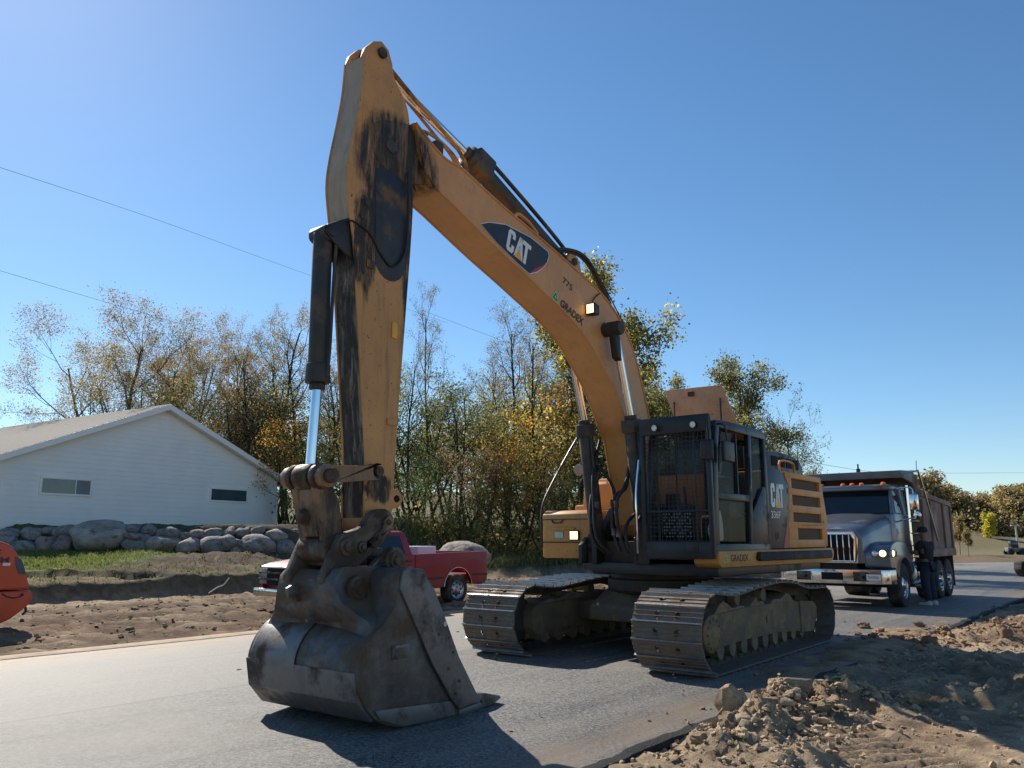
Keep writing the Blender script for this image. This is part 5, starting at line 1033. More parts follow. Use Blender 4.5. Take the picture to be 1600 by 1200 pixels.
for s_ in (-1, 1):
    MB().tube([(-.29, s_ * .93, 2.10), (-.60, s_ * .85, 2.72)], .045, 8, 0).build('pillar', mSil, DT)
    MB().add([(-.45, s_ * .972, 2.14), (-1.15, s_ * .98, 2.14), (-1.15, s_ * .905, 2.66), (-.68, s_ * .88, 2.66)], [(0, 1, 2, 3)]).build('side_window', mGlsD, DT)
    MB().tube([(-1.2, s_ * .99, 2.12), (-1.2, s_ * .90, 2.70)], .04, 8, 0).build('door_pillar', mSil, DT)
    mi_ = MB().box((-.36, s_ * 1.42 - .10, 2.18), (-.28, s_ * 1.42 + .10, 2.56)).build('mirror', mChr, DT, bevel=.03, seg=3)
    MB().tube([(-.6, s_ * .92, 2.70), (-.4, s_ * 1.35, 2.72), (-.33, s_ * 1.42, 2.56)], .016, 8, 3).build('mirror_arm', mChr, mi_); MB().tube([(-.42, s_ * .97, 1.92), (-.35, s_ * 1.3, 2.0), (-.33, s_ * 1.42, 2.0), (-.33, s_ * 1.42, 2.18)], .016, 8, 3).build('mirror_arm', mChr, mi_)
    MB().lathe([(0, -.02), (.07, -.015), (.085, .02), (0, .03)], (-.3, s_ * 1.48, 2.07), (1, 0, 0), 14).build('convex_mirror', mChr, mi_)
    MB().cyl((-1.3, s_ * 1.06, 1.35), (-1.3, s_ * 1.06, 2.35), .022, n=10).build('grab_handle', mChr, DT)
    MB().cyl((-1.78, s_ * .95, .9), (-1.78, s_ * .95, 2.85), .06, n=14).build('exhaust_stack', mChr, DT)
    MB().cyl((-1.0, s_ * .92, .72), (-2.3, s_ * .92, .72), .29, n=28).build('fuel_tank', mAlu, DT, bevel=.02)
    for x in (-1.25, -2.05): MB().lathe([(.297, -.03), (.297, .03)], (x, s_ * .92, .72), (1, 0, 0), 28).build('tank_strap', mBlk, DT)
    MB().box((-2.3, s_ * 1.12 - .14, .40), (-1.0, s_ * 1.12 + .14, .44)).build('step', mAlu, DT)
    for x in (-3.65, -4.7): wheel(DT, x, s_ * .92, .5, .5, .56, s_, mChr, dish=.16)
    wheel(DT, 0, s_ * 1.0, .5, .5, .30, s_, mAlu, holes=10, dish=.05)
    MB().box((-5.38, s_ * .9 - .3, .25), (-5.35, s_ * .9 + .3, 1.1)).build('mudflap', mRub, DT)
ch = MB(); 
for s_ in (-1, 1): ch.box((-5.4, s_ * .42 - .05, .72), (1.2, s_ * .42 + .05, .98))
for x in (0, -3.65, -4.7): ch.cyl((x, -.9, .5), (x, .9, .5), .08, n=10)
ch.box((-.6, -.45, .55), (1.1, .45, 1.0)); ch.build('chassis', mBlk, DT)
bd = MB(); bd.prism([(-1.95, 1.12), (-5.42, 1.12), (-5.48, 2.46), (-1.95, 2.62)], 1.17, 1.22); bd.prism([(-1.95, 1.12), (-5.42, 1.12), (-5.48, 2.46), (-1.95, 2.62)], -1.22, -1.17)
bd.box((-1.98, -1.19, 1.12), (-1.93, 1.19, 3.13)); bd.box((-5.48, -1.19, 1.12), (-5.42, 1.19, 2.40)); bd.box((-5.42, -1.17, 1.12), (-1.95, 1.17, 1.18)); BD = bd.build('dump_body', mBody, DT, bevel=.012)
for s_ in (-1, 1):
    MB().prism([(-1.93, 2.58), (-5.50, 2.42), (-5.50, 2.54), (-1.93, 2.72)], *sorted((s_ * 1.15, s_ * 1.27))).build('top_rail', mBody, BD, bevel=.015)
    MB().prism([(-1.93, 1.08), (-5.46, 1.08), (-5.46, 1.28), (-1.93, 1.28)], *sorted((s_ * 1.19, s_ * 1.29))).build('lower_rail', mBody, BD, bevel=.015)
    for x in (-2.0, -2.9, -4.4, -5.38): MB().box((x - .06, min(s_ * 1.22, s_ * 1.27), 1.28), (x + .06, max(s_ * 1.22, s_ * 1.27), 2.44 if x < -5 else 2.5)).build('stake_post', mBody, BD, bevel=.012)
shm = M('canopy_grey_paint', (.12, .13, .14, 1), .5, var=.2, bump=.1, dirt=(.15, .12, .1, 1), da=.2)
SHD = MB(); SHD.prism([(-.75, 2.98), (-.72, 3.16), (-1.95, 3.22), (-1.95, 3.14)], -1.12, 1.12); SHD.prism([(-.8, 2.97), (-.8, 3.08), (-1.95, 3.16), (-1.95, 2.7), (-1.7, 2.9)], 1.08, 1.14); SHD.prism([(-.8, 2.97), (-.8, 3.08), (-1.95, 3.16), (-1.95, 2.7), (-1.7, 2.9)], -1.14, -1.08); SHD.build('cab_shield', shm, DT, bevel=.015)
TA = MB(); TA.tube([(-1.35, 1.05, 3.16), (-1.6, 1.27, 3.18), (-1.75, 1.29, 3.10), (-2.6, 1.30, 2.1), (-3.1, 1.30, 1.50)], .026, 8, 2); TA.build('tarp_arm', mAlu, DT)
MB().tube([(-1.6, 1.27, 3.18), (-1.63, 1.27, 3.36), (-1.62, 1.28, 3.45)], .008, 6, 0).build('antenna', mBlk, DT)
an = MB(); an.cyl((-1.2, .0, 3.17), (-1.2, .0, 3.28), .05, n=10); an.cyl((-1.2, 0, 3.28), (-1.2, 0, 3.40), .02, n=8); an.build('beacon', mBlk, DT)
for z in (1.35, 1.65, 1.95): MB().box((-1.9, 1.05, z), (-1.66, 1.20, z + .03)).build('ladder_rung', mAlu, DT)
lettering('Z', (.5, .835, 1.72), (-.10, 0, .01), (0, 0, .07), mRed, 'red_mark', HD_)
# ---------------------------------------------------------------- red pickup
PK = empty('pickup_truck', (-2.0, 20.21, 0), R(-130), label='red pickup truck with chrome grille parked behind the bucket', cat='pickup')
mPR = M('red_paint', (.25, .008, .018, 1), .5, var=.08, coat=.1, dirt=(.17, .10, .08, 1), da=.12, ds=2)
def archx(cx, r, z0, n=10): return [(cx + r * math.cos(R(a)), z0 + r * math.sin(R(a))) for a in np.linspace(0, 180, n)]
zr = .42
for s_ in (-1, 1):   # side skins with real wheel openings
    pf = [(-1.03, .52), (-.46, .50)] + archx(0, .46, .40)[::-1] + [(.46, .42), (2.88, .40)] + archx(3.34, .45, .40)[::-1] + [(3.80, .42), (4.12, .45), (4.14, .98), (3.9, 1.05), (2.95, 1.16), (1.42, 1.20), (-1.02, 1.235)]
    pf = [(-1.03, .52), (-.46, .46)] + [(0 - .46 * math.cos(R(a)), .40 + .46 * math.sin(R(a))) for a in range(10, 171, 16)] + [(.46, .42), (2.89, .40)] + [(3.34 - .45 * math.cos(R(a)), .40 + .45 * math.sin(R(a))) for a in range(10, 171, 16)] + [(3.80, .42), (4.12, .45), (4.14, .96), (3.9, 1.03), (2.95, 1.15), (1.42, 1.19), (-1.02, 1.235)]
    sd = MB().prism(pf, *sorted((s_ * .86, s_ * .95))).build('body_side', mPR, PK, bevel=.02, seg=2)
    MB().prism([(-1.02, .66), (-.48, .66), (-.48, .70), (-1.02, .70)], *sorted((s_ * .95, s_ * .962))).build('side_stripe', mBlk, sd); MB().prism([(.48, .62), (2.86, .60), (2.86, .64), (.48, .66)], *sorted((s_ * .95, s_ * .962))).build('side_stripe', mBlk, sd)
    tr_ = MB(); tr_.tube([(0 - .47 * math.cos(R(a)), s_ * .955, .40 + .47 * math.sin(R(a))) for a in range(5, 176, 10)], .009, 6, 0); tr_.build('arch_trim', mChD, sd)
    MB().box((1.40, min(s_ * .951, s_ * .953), .45), (1.415, max(s_ * .951, s_ * .953), 1.18)).build('panel_gap', mVnt, sd)
    MB().prism([(2.78, .5), (2.80, 1.15), (2.79, 1.15), (2.77, .5)], *sorted((s_ * .951, s_ * .953))).build('door_gap', mVnt, sd)
    MB().box((1.55, min(s_ * .95, s_ * .975), 1.02), (1.70, max(s_ * .95, s_ * .975), 1.06)).build('door_handle', mBlk, sd)
    for x in (0, 3.34): wheel(PK, x, s_ * .80, .36, .36, .26, s_, M('steel_rim', (.35, .35, .36, 1), .3, metal=.8), holes=8)
    MB().box((2.55, min(s_ * .95, s_ * 1.15), 1.18), (2.70, max(s_ * .95, s_ * 1.15), 1.34)).build('door_mirror', mBlk, PK, bevel=.02)
hm = MB(); loft(hm, [[(4.16, -.9, .62), (4.16, -.9, .95), (4.16, .9, .95), (4.16, .9, .62)], [(3.95, -.92, .60), (3.95, -.9, 1.02), (3.95, .9, 1.02), (3.95, .92, .60)], [(2.9, -.92, .60), (2.9, -.9, 1.155), (2.9, .9, 1.155), (2.9, .92, .6)]]); hm.build('hood', mPR, PK, bevel=.04, seg=3)
ck = MB(); loft(ck, [[(2.98, -.86, 1.14), (1.43, -.90, 1.18), (1.43, .90, 1.18), (2.98, .86, 1.14)], [(2.45, -.72, 1.63), (1.55, -.74, 1.66), (1.55, .74, 1.66), (2.45, .72, 1.63)], [(2.36, -.64, 1.69), (1.62, -.66, 1.71), (1.62, .66, 1.71), (2.36, .64, 1.69)]]); CK = ck.build('cab', mPR, PK, bevel=.03)
for s_ in (-1, 1): MB().add([(2.72, s_ * .868, 1.19), (1.66, s_ * .898, 1.21), (1.72, s_ * .755, 1.60), (2.40, s_ * .745, 1.585)], [(0, 1, 2, 3)]).build('side_window', mGlsD, CK)
MB().add([(2.93, -.80, 1.20), (2.93, .80, 1.20), (2.50, .69, 1.60), (2.50, -.69, 1.60)], [(0, 1, 2, 3)]).build('windshield', mGlsD, CK); MB().add([(1.425, -.78, 1.24), (1.425, .78, 1.24), (1.535, .66, 1.60), (1.535, -.66, 1.60)], [(0, 1, 2, 3)]).build('rear_window', mGlsD, CK)
bf = MB(); bf.box((-1.0, -.86, .62), (1.4, .86, .70)); bf.box((1.36, -.88, .62), (1.40, .88, 1.19)); bf.box((-1.03, -.86, .55), (-.97, .86, 1.23)); bf.box((.5, -.86, .42), (4.0, .86, .62)); bf.build('bed', mPR, PK, bevel=.01)
MB().box((4.14, -.93, .36), (4.30, .93, .52)).build('front_bumper', mChD, PK, bevel=.03, seg=3); MB().box((-1.2, -.9, .42), (-1.04, .9, .56)).build('rear_bumper', mChD, PK, bevel=.02)
gg = MB(); gg.box((4.155, -.62, .58), (4.175, .62, .93)); GG = gg.build('grille', mVnt, PK)
for z in (.70, .83): MB().box((4.17, -.92, z - .02), (4.20, .92, z + .02)).build('grille_bar', mStl, GG, bevel=.006)
for s_ in (-1, 1): MB().box((4.15, s_ * .76 - .13, .60), (4.185, s_ * .76 + .13, .92)).build('headlight', M('pickup_lens', (.22, .21, .19, 1), .15), PK, bevel=.015)
TB = MB().box((.35, -.1, 1.0), (.95, .55, 1.36)).build('tool_box', M('white_plastic', (.62, .63, .66, 1), .4, var=.06), None, bevel=.03); TB.location = PK.location; TB.rotation_euler = PK.rotation_euler; tag(TB, 'white box standing in the bed of the red pickup', 'box')
for v in TB.data.vertices:
    if v.co.z < 1.1: v.co.z = .70
# ---------------------------------------------------------------- orange roller at the left edge
RL = empty('road_roller', (-8.2, 13.5, 0), math.atan2(.777, .629), label='orange road roller cut off by the left picture edge', cat='roller')    # local x points to its tail
mOr = M('orange_paint', (.55, .075, .03, 1), .38, var=.1, coat=.3, dirt=(.20, .13, .09, 1), da=.12, ds=2)
hp = [(-2.2, 1.62), (-.9, 1.62), (-.45, 1.56), (-.21, 1.50), (-.05, 1.44), (.05, 1.33), (.13, 1.21), (.20, 1.05), (.28, .86), (.33, .71), (-2.2, .71)]
HOOD = MB().prism(hp, -0.0 - 0, 1.25).build('engine_hood', mOr, RL, bevel=.04, seg=3)
lo_ = [(-2.2, .69), (.33, .69), (.38, .60), (.37, .53), (.30, .44), (.20, .35), (.07, .25), (-.07, .19), (-.35, .13), (-.7, .35), (-2.2, .4)]
MB().prism(lo_, -.02, 1.27).build('rear_frame', mOr, RL, bevel=.03, seg=3)
MB().prism([(.035, 1.245), (.14, 1.20), (.20, 1.06), (.235, .955), (.12, .96), (.06, 1.1)], -.012, .25).build('corner_vent', M('vent_grey', (.075, .085, .10, 1), .6), RL, bevel=.01)
lettering('HAMM', (-.62, -.003, 1.155), (.58, 0, -.01), (0, 0, .095), M('roller_lettering', (.10, .03, .05, 1), .5), 'maker_lettering', RL, bold=.02)
lettering('12', (-.33, -.003, 1.30), (.16, 0, 0), (0, 0, .075), mDecB, 'fleet_number', RL)
MB().box((-.13, -.006, 1.10), (-.02, 0, 1.145)).build('white_sticker', mWht, RL)
MB().tube([(-.1, -.03, .66), (-.0, -.035, .60), (.1, -.035, .585), (.2, -.03, .61), (.22, -.03, .63)], .009, 6).build('cable', mHose, RL); MB().cyl((.2, -.04, .635), (.2, -.02, .635), .02, n=10).build('plug', mBlk, RL)
MB().tube([(.30, .1, .46), (.33, .1, .35), (.28, .1, .30)], .02, 6).build('tow_hook', mBlk, RL)
for s_, y in ((-1, .12), (1, 1.13)): wheel(RL, -1.55, y, .6, .6, .38, s_, mOr, 'rear_wheel')
MB().cyl((-4.3, -.2, .65), (-4.3, 1.45, .65), .65, n=40).build('drum', mStl, RL, bevel=.01)
fr = MB(); fr.box((-5.0, -.32, .6), (-2.9, -.22, .85)); fr.box((-5.0, 1.47, .6), (-2.9, 1.57, .85)); fr.box((-3.05, -.32, .55), (-2.2, 1.57, .95)); fr.build('drum_frame', mOr, RL, bevel=.02)
pf_ = MB()
for x in (-2.9, -1.9):
    for y in (0, 1.25): pf_.cyl((x, y, .9), (x, y, 2.6), .04, n=8)
pf_.box((-3.0, -.1, 2.6), (-1.8, 1.35, 2.68)); pf_.box((-3.0, 0, .85), (-1.9, 1.25, 1.0)); pf_.build('canopy', mBlk, RL)
# ---------------------------------------------------------------- things far right: lamp post, loader sliver
def gpt(px, py, z=0): d = ray(px, py); tt = (z - 1.534) / d.z; return Vector((0, 0, 1.534)) + d * tt
def apt(px, py, Y): d = ray(px, py); return Vector((0, 0, 1.534)) + d * (Y / d.y)
q = apt(1592, 866, 84); LPp = empty('street_lamp', (q.x, q.y, 0), 0, label='pale street lamp post at the far right edge', cat='street lamp'); top_ = apt(1592, 822, 84).z
mPale = M('pale_metal', (.45, .44, .42, 1), .5); MB().cyl((0, 0, 0), (0, 0, top_), .12, .08, n=10).build('post', mPale, LPp); MB().box((-.5, -.12, top_), (.35, .12, top_ + .12)).build('lamp_head', mPale, LPp, bevel=.03)
q = gpt(1600, 904); CW = empty('crawler_machine', (q.x + 1.75, q.y + .3, 0), R(12), label='dark crawler track of a machine cut off at the right edge', cat='machine')
lp2 = [(-1.1, .38), (-1.05, .62), (-.85, .78), (1.0, .85), (1.5, .6), (1.5, .3), (1.2, .05), (-.6, .0), (-.95, .12)]
MB().prism(crv(lp2 + [lp2[0]], 3)[:-1], -.25, .25).build('crawler_track', mRub, CW, bevel=.03); MB().prism(crv(lp2 + [lp2[0]], 3)[:-1], 1.35, 1.85).build('crawler_track', mRub, CW, bevel=.03)
MB().box((.3, -.1, .7), (1.6, 1.7, 1.35)).build('machine_body', M('offwhite_paint', (.55, .54, .52, 1), .5), CW, bevel=.06); MB().prism([(.4, 1.3), (.3, 2.1), (.5, 2.15), (.8, 1.3)], .6, .9).build('arm', MATS['offwhite_paint'], CW, bevel=.03)
q = apt(1585, 872, 78); FM = empty('parked_loader', (q.x, q.y, 0), R(170), label='small grey machine parked by the far field', cat='machine'); FM.scale = (.7, .7, .7); CW.scale = (.8, .8, .8)
mFM = M('faded_grey_machine', (.18, .18, .19, 1), .6); MB().box((-1.3, -.6, .45), (.9, .6, 1.0)).build('machine_body', mFM, FM, bevel=.08); MB().box((-.5, -.5, 1.0), (.4, .5, 1.9)).build('machine_cab', mGlsD, FM, bevel=.06)
for x in (-.9, .6):
    for y in (-.7, .7): MB().lathe([(0, -.15), (.42, -.15), (.42, .15), (0, .15)], (x, y, .42), (0, 1, 0), 16).build('wheel', mRub, FM)
# ================================================================ POWER LINES
def wire(pts, r, label):
    o = MB().tube(pts, r * .6, 5, 8).build('power_line', mBlk); tag(o, label, 'cable')
A = apt(-60, 242, 30); B = apt(250, 345, 45); C2 = apt(492, 433, 62); wire([A, B, C2, apt(700, 505, 80)], .016, 'upper power line sloping down across the left sky')
A = apt(-60, 405, 30); B = apt(210, 485, 42); C2 = apt(480, 452, 60); wire([A, B, apt(490, 565, 62)], .014, 'lower power line ending in the trees at left')
wire([apt(660, 485, 55), apt(755, 521, 62), apt(860, 560, 70)], .016, 'short stretch of power line between stick and boom')
wire([apt(1255, 712, 60), apt(1300, 728, 75), apt(1420, 739, 110), apt(1660, 738, 160)], .03, 'thin power line above the dump truck')
# ================================================================ PERSON at the dump truck
PE = empty('person', (9.88, 19.62, .0), 0, label='person in black shirt, dark jeans and white shoes beside the truck cab', cat='person')
# person stands facing the truck (towards -x +y); local y = facing
PE.rotation_euler = (0, 0, R(38))
def skin_fig(name, V, E, Rr, mat, parent, sub=2, root=0):
    me = bpy.data.meshes.new(name); me.from_pydata(V, E, []); o = link(name, me, parent); sm = o.modifiers.new('s', 'SKIN'); sm.use_smooth_shade = True
    for i, r in enumerate(Rr): me.skin_vertices[0].data[i].radius = r if isinstance(r, tuple) else (r, r)
    me.skin_vertices[0].data[root].use_root = True; ss = o.modifiers.new('u', 'SUBSURF'); ss.levels = sub; ss.render_levels = sub; me.materials.append(mat)
    dg = bpy.context.evaluated_depsgraph_get(); m2 = bpy.data.meshes.new_from_object(o.evaluated_get(dg)); o.modifiers.clear(); o.data = m2; m2.name = name
    if not m2.materials: m2.materials.append(mat)
    m2.shade_smooth(); return o
mSkin = M('skin_tone', (.16, .09, .06, 1), .55, var=.1); mShirt = M('black_shirt', (.010, .011, .016, 1), .9, var=.3, bump=.3, bs=14); mJean = M('dark_denim', (.016, .022, .042, 1), .9, var=.35, bump=.25, bs=30); mShoeW = M('white_shoes', (.55, .54, .52, 1), .6, var=.12); mCap = M('black_cap', (.012, .012, .013, 1), .85)
# joints: pelvis, chest, neck, head ; legs ; arms (right arm forward on the truck, left hanging)
JV = [(0, 0, .95), (0, 0, 1.18), (0, .0, 1.42), (0, .01, 1.52), (0, .03, 1.60), (0, .04, 1.72),
      (.10, 0, .90), (.13, .02, .50), (.15, -.02, .09), (.16, .10, .04), (-.10, 0, .90), (-.13, .02, .50), (-.15, -.03, .09), (-.17, .09, .04),
      (.19, 0, 1.42), (.26, .05, 1.17), (.25, .22, 1.05), (.24, .30, 1.06), (-.19, 0, 1.42), (-.25, .16, 1.20), (-.20, .40, 1.24), (-.18, .48, 1.27)]
JE = [(0, 1), (1, 2), (2, 3), (3, 4), (4, 5), (0, 6), (6, 7), (7, 8), (8, 9), (0, 10), (10, 11), (11, 12), (12, 13), (2, 14), (14, 15), (15, 16), (16, 17), (2, 18), (18, 19), (19, 20), (20, 21)]
JR = [(.16, .11), (.15, .11), (.17, .11), .06, .085, .085, .095, .06, .042, .04, .095, .06, .042, .04, .07, .045, .035, .036, .07, .045, .035, .036]
skin_fig('body', JV, JE, JR, mSkin, PE)
def clothing(name, ids, extra, grow, mat):
    m = {j: k for k, j in enumerate(ids)}; V = [JV[j] for j in ids]; E = [(m[a], m[b]) for a, b in JE if a in m and b in m]; Rr = []
    for j in ids: r = JR[j]; r = r if isinstance(r, tuple) else (r, r); g = extra.get(j, grow); Rr.append((r[0] + g, r[1] + g))
    return skin_fig(name, V, E, Rr, mat, PE)
sv = dict(JV=0)
_sJ = list(JV); JV[15] = (.245, .04, 1.22); JV[19] = (-.235, .12, 1.25); JV[0] = (0, 0, .93)
clothing('shirt', [0, 1, 2, 14, 15, 18, 19], {0: .045, 1: .045, 2: .03, 14: .03, 15: .035, 18: .03, 19: .035}, .03, mShirt)
JV[:] = _sJ; JV[8] = (.15, -.02, .10); JV[12] = (-.15, -.03, .10)
clothing('trousers', [0, 6, 7, 8, 10, 11, 12], {0: .02, 6: .03, 7: .045, 8: .05, 10: .03, 11: .045, 12: .05}, .03, mJean); JV[:] = _sJ
for sx in (1, -1):
    sh_ = MB(); x = .15 * sx; secs = []
    for y, w, h in ((-.10, .035, .07), (-.06, .05, .095), (.02, .052, .10), (.10, .055, .07), (.17, .05, .05), (.20, .03, .035)): secs.append([(x - w, y, .0), (x - w, y, h * .6), (x - w * .6, y, h), (x + w * .6, y, h), (x + w, y, h * .6), (x + w, y, 0)])
    loft(sh_, secs).build('shoe', mShoeW, PE, bevel=.008)
cp_ = MB(); loft(cp_, [[(.108 * math.cos(a), .04 + .118 * math.sin(a), 1.68) for a in np.linspace(0, 2 * math.pi, 17)[:-1]], [(.11 * math.cos(a), .035 + .12 * math.sin(a), 1.73) for a in np.linspace(0, 2 * math.pi, 17)[:-1]], [(.09 * math.cos(a), .03 + .1 * math.sin(a), 1.79) for a in np.linspace(0, 2 * math.pi, 17)[:-1]], [(.045 * math.cos(a), .03 + .05 * math.sin(a), 1.82) for a in np.linspace(0, 2 * math.pi, 17)[:-1]]])
cp_.prism([(-.08, .13), (-.06, .22), (0, .245), (.06, .22), (.08, .13)], 1.675, 1.69, plane='xy'); cp_.build('cap', mCap, PE, smooth=60)
# hands: palm with five fingers each
for (wx, wy, wz, dx, dy, dz) in ((.24, .30, 1.06, 0, .8, .2), (-.18, .48, 1.27, .1, .9, .3)):
    d = Vector((dx, dy, dz)).normalized(); sx_ = d.cross(Vector((0, 0, 1))).normalized(); up_ = sx_.cross(d); base = Vector((wx, wy, wz)); V = [base, base + d * .07]; E = [(0, 1)]; Rr = [.030, .036]
    for k in range(4):
        f0 = base + d * .085 + sx_ * (.026 - .017 * k); L1 = (.038, .045, .042, .032)[k]; f1 = f0 + d * L1 - up_ * .006; f2 = f1 + d * L1 * .6 - up_ * .02; i = len(V); V += [f0, f1, f2]; E += [(1, i), (i, i + 1), (i + 1, i + 2)]; Rr += [.009, .0085, .007]
    i = len(V); V += [base + d * .03 + sx_ * .04, base + d * .065 + sx_ * .055 - up_ * .01]; E += [(0, i), (i, i + 1)]; Rr += [.011, .009]
    skin_fig('hand', [tuple(v) for v in V], E, Rr, mSkin, PE, 1)
er = MB()
for sx in (1, -1): er.lathe([(0, -.01), (.025, -.008), (.03, .006), (0, .012)], (.09 * sx, .03, 1.66), (sx, -.2, 0), 10)
er.build('ears', mSkin, PE)
fc = MB(); fc.prism([(.125, 1.67), (.15, 1.64), (.125, 1.63)], -.015, .015, plane='yz'); fc.build('nose', mSkin, PE, bevel=.006)
# ================================================================ TREES
mBark = M('bark_dark', (.060, .050, .042, 1), .95, var=.4, vs=4, bump=.8, bs=12, bd=.03, spec=.15)
mBark2 = M('bark_grey', (.115, .10, .085, 1), .95, var=.4, vs=4, bump=.8, bs=12, bd=.03, spec=.15)
def grow(seed, H, r0, style):
    """returns polylines [(pts, radii, level)] and leaf anchor points"""
    r = np.random.default_rng(seed); out = []; anchors = []
    def branch(p, d, L, rad, lev):
        n = max(3, int(4 + 5 * (lev == 0) + 2 * (lev == 1))); pts = [p.copy()]; rr = [rad]; dd = d / np.linalg.norm(d)
        wob = style['wob'] * (1 if lev else .45)
        for i in range(n):
            dd = dd + r.normal(0, wob, 3) + np.array([0, 0, style['up'] if lev else .10]); dd /= np.linalg.norm(dd)
            p = p + dd * L / n; pts.append(p.copy()); rr.append(rad * (1 - (i + 1) / n * (.72 if lev < style['lev'] else .85)))
        out.append((np.array(pts), np.array(rr), lev)); pts = np.array(pts)
        if lev >= style['leaflev']:
            k = int(style['anch'] * (L / .8) + 1)
            for _ in range(k): t = r.uniform(.25, 1) * n; i = min(int(t), n - 1); anchors.append(pts[i] + (pts[i + 1] - pts[i]) * (t - i))
        if lev < style['lev']:
            nb = style['nb'][lev]; st = style['start'] if lev == 0 else .25
            for j in range(nb):
                t = (st + (1 - st) * (j + r.uniform(.1, .9)) / nb) * n; i = min(int(t), n - 1); q = pts[i] + (pts[i + 1] - pts[i]) * (t - i)
                base = (pts[i + 1] - pts[i]) / np.linalg.norm(pts[i + 1] - pts[i]); a = r.uniform(0, 6.283) if lev else j * 2.4 + r.uniform(-.5, .5)
                o1 = np.cross(base, [0.3, .2, 1] if abs(base[2]) < .9 else [1, 0, 0]); o1 /= np.linalg.norm(o1); o2 = np.cross(base, o1); side = o1 * math.cos(a) + o2 * math.sin(a)
                ang = R(style['ang'][min(lev, len(style['ang']) - 1)] + r.normal(0, 9)); nd = base * math.cos(ang) + side * math.sin(ang)
                fr = t / n; Lk = L * style['len'][min(lev, len(style['len']) - 1)] * (1.1 - .55 * fr if lev == 0 else 1.0 - .3 * fr) * r.uniform(.75, 1.25)
                branch(q, nd, Lk, max(np.interp(t, range(n + 1), rr) * style['rk'] , .006), lev + 1)
    stems = style.get('stems', 1)
    for s in range(stems):
        d = np.array([0, 0, 1.]) if stems == 1 else np.array([math.cos(s * 2.2 + seed) * .45, math.sin(s * 2.2 + seed) * .45, 1.])
        branch(np.array([0., 0, -.15]), d + r.normal(0, .04, 3), H * style['trunk'] * (1 if s == 0 else r.uniform(.75, 1)), r0 * (1 if stems == 1 else .75), 0)
    return out, np.array(anchors)
def wood_mesh(polys, name, mat):
    VV = []; QQ = []; o = 0
    for pts, rr, lev in polys:
        n = (7, 5, 4, 3, 3)[min(lev, 4)]; m = len(pts); d = np.gradient(pts, axis=0); d /= np.linalg.norm(d, axis=1)[:, None]
        ref = np.array([.31, .83, .46]); x = np.cross(d, ref); x /= np.linalg.norm(x, axis=1)[:, None] + 1e-9; y = np.cross(d, x); t = np.arange(n) * 2 * math.pi / n
        V = pts[:, None] + (x[:, None] * np.cos(t)[None, :, None] + y[:, None] * np.sin(t)[None, :, None]) * rr[:, None, None]; VV.append(V.reshape(-1, 3))
        i = np.arange(m - 1)[:, None] * n; j = np.arange(n)[None]; QQ.append((np.stack([i + j, i + (j + 1) % n, i + n + (j + 1) % n, i + n + j], -1).reshape(-1, 4)) + o); o += m * n
    me = bpy.data.meshes.new(name); quads_mesh(me, np.concatenate(VV), np.concatenate(QQ)); me.materials.append(mat); me.shade_smooth(); return me
def leaf_mesh(anch, seed, per, spread, size, pal, name, droop=.0):
    r = np.random.default_rng(seed); n = len(anch) * per; P = np.repeat(anch, per, 0) + r.normal(0, spread, (n, 3)) * np.array([1, 1, .8])
    # clumps share a tint so light and dark masses read
    ci = np.repeat(r.integers(len(pal), size=len(anch)), per); mixi = r.random(n) < .3; ci = np.where(mixi, r.integers(len(pal), size=n), ci)
    col = 1.2 * np.array(pal)[ci] * r.uniform(.6, 1.35, (n, 1)) * np.repeat(r.uniform(.75, 1.2, len(anch)), per)[:, None]
    a = r.normal(size=(n, 3)); a /= np.linalg.norm(a, axis=1)[:, None]; b = np.cross(a, r.normal(size=(n, 3))); b /= np.linalg.norm(b, axis=1)[:, None]; s = size * r.uniform(.55, 1.4, (n, 1))
    V = np.stack([P - a * s * .5, P + b * s * .32 - a * s * .05, P + a * s * .5 - np.array([0, 0, 1]) * s * .1, P - b * s * .32 - a * s * .05], 1).reshape(-1, 3)
    me = bpy.data.meshes.new(name); quads_mesh(me, V, np.arange(n * 4).reshape(-1, 4)); ca = me.color_attributes.new('tint', 'FLOAT_COLOR', 'POINT')
    ca.data.foreach_set('color', np.concatenate([np.repeat(np.clip(col, 0, 1), 4, 0), np.ones((n * 4, 1))], 1).astype(np.float32).ravel()); me.materials.append(leafmat('tree_leaf', 'tint', trans=.75)); return me
OLV = [(0.178, 0.186, 0.073), (0.217, 0.218, 0.086), (0.154, 0.17, 0.071)]; GLD = [(0.406, 0.296, 0.082), (0.328, 0.258, 0.086), (0.217, 0.202, 0.08)]; ORG = [(0.617, 0.279, 0.055), (0.498, 0.298, 0.066), (0.262, 0.199, 0.066)]
BRZ = [(0.312, 0.233, 0.11), (0.36, 0.273, 0.118), (0.234, 0.202, 0.102)]; GRN = [(0.139, 0.186, 0.071), (0.171, 0.21, 0.079), (0.217, 0.233, 0.086)]; YLW = [(0.64, 0.575, 0.075), (0.617, 0.495, 0.084), (0.341, 0.317, 0.075)]; RUS = [(0.328, 0.186, 0.102), (0.28, 0.21, 0.11), (0.217, 0.17, 0.094)]; DKG = [(0.131, 0.147, 0.068), (0.162, 0.17, 0.071), (0.249, 0.226, 0.086)]
TALL = dict(wob=.16, up=.05, lev=4, leaflev=3, anch=1.0, nb=(9, 5, 4, 3), start=.45, ang=(42, 45, 45, 45), len=(.34, .55, .55, .6), rk=.62, trunk=.95)
SPRD = dict(wob=.10, up=.07, lev=4, leaflev=3, anch=1.3, nb=(7, 6, 4, 3), start=.28, ang=(36, 38, 40, 42), len=(.55, .52, .5, .55), rk=.6, trunk=.85, stems=3)
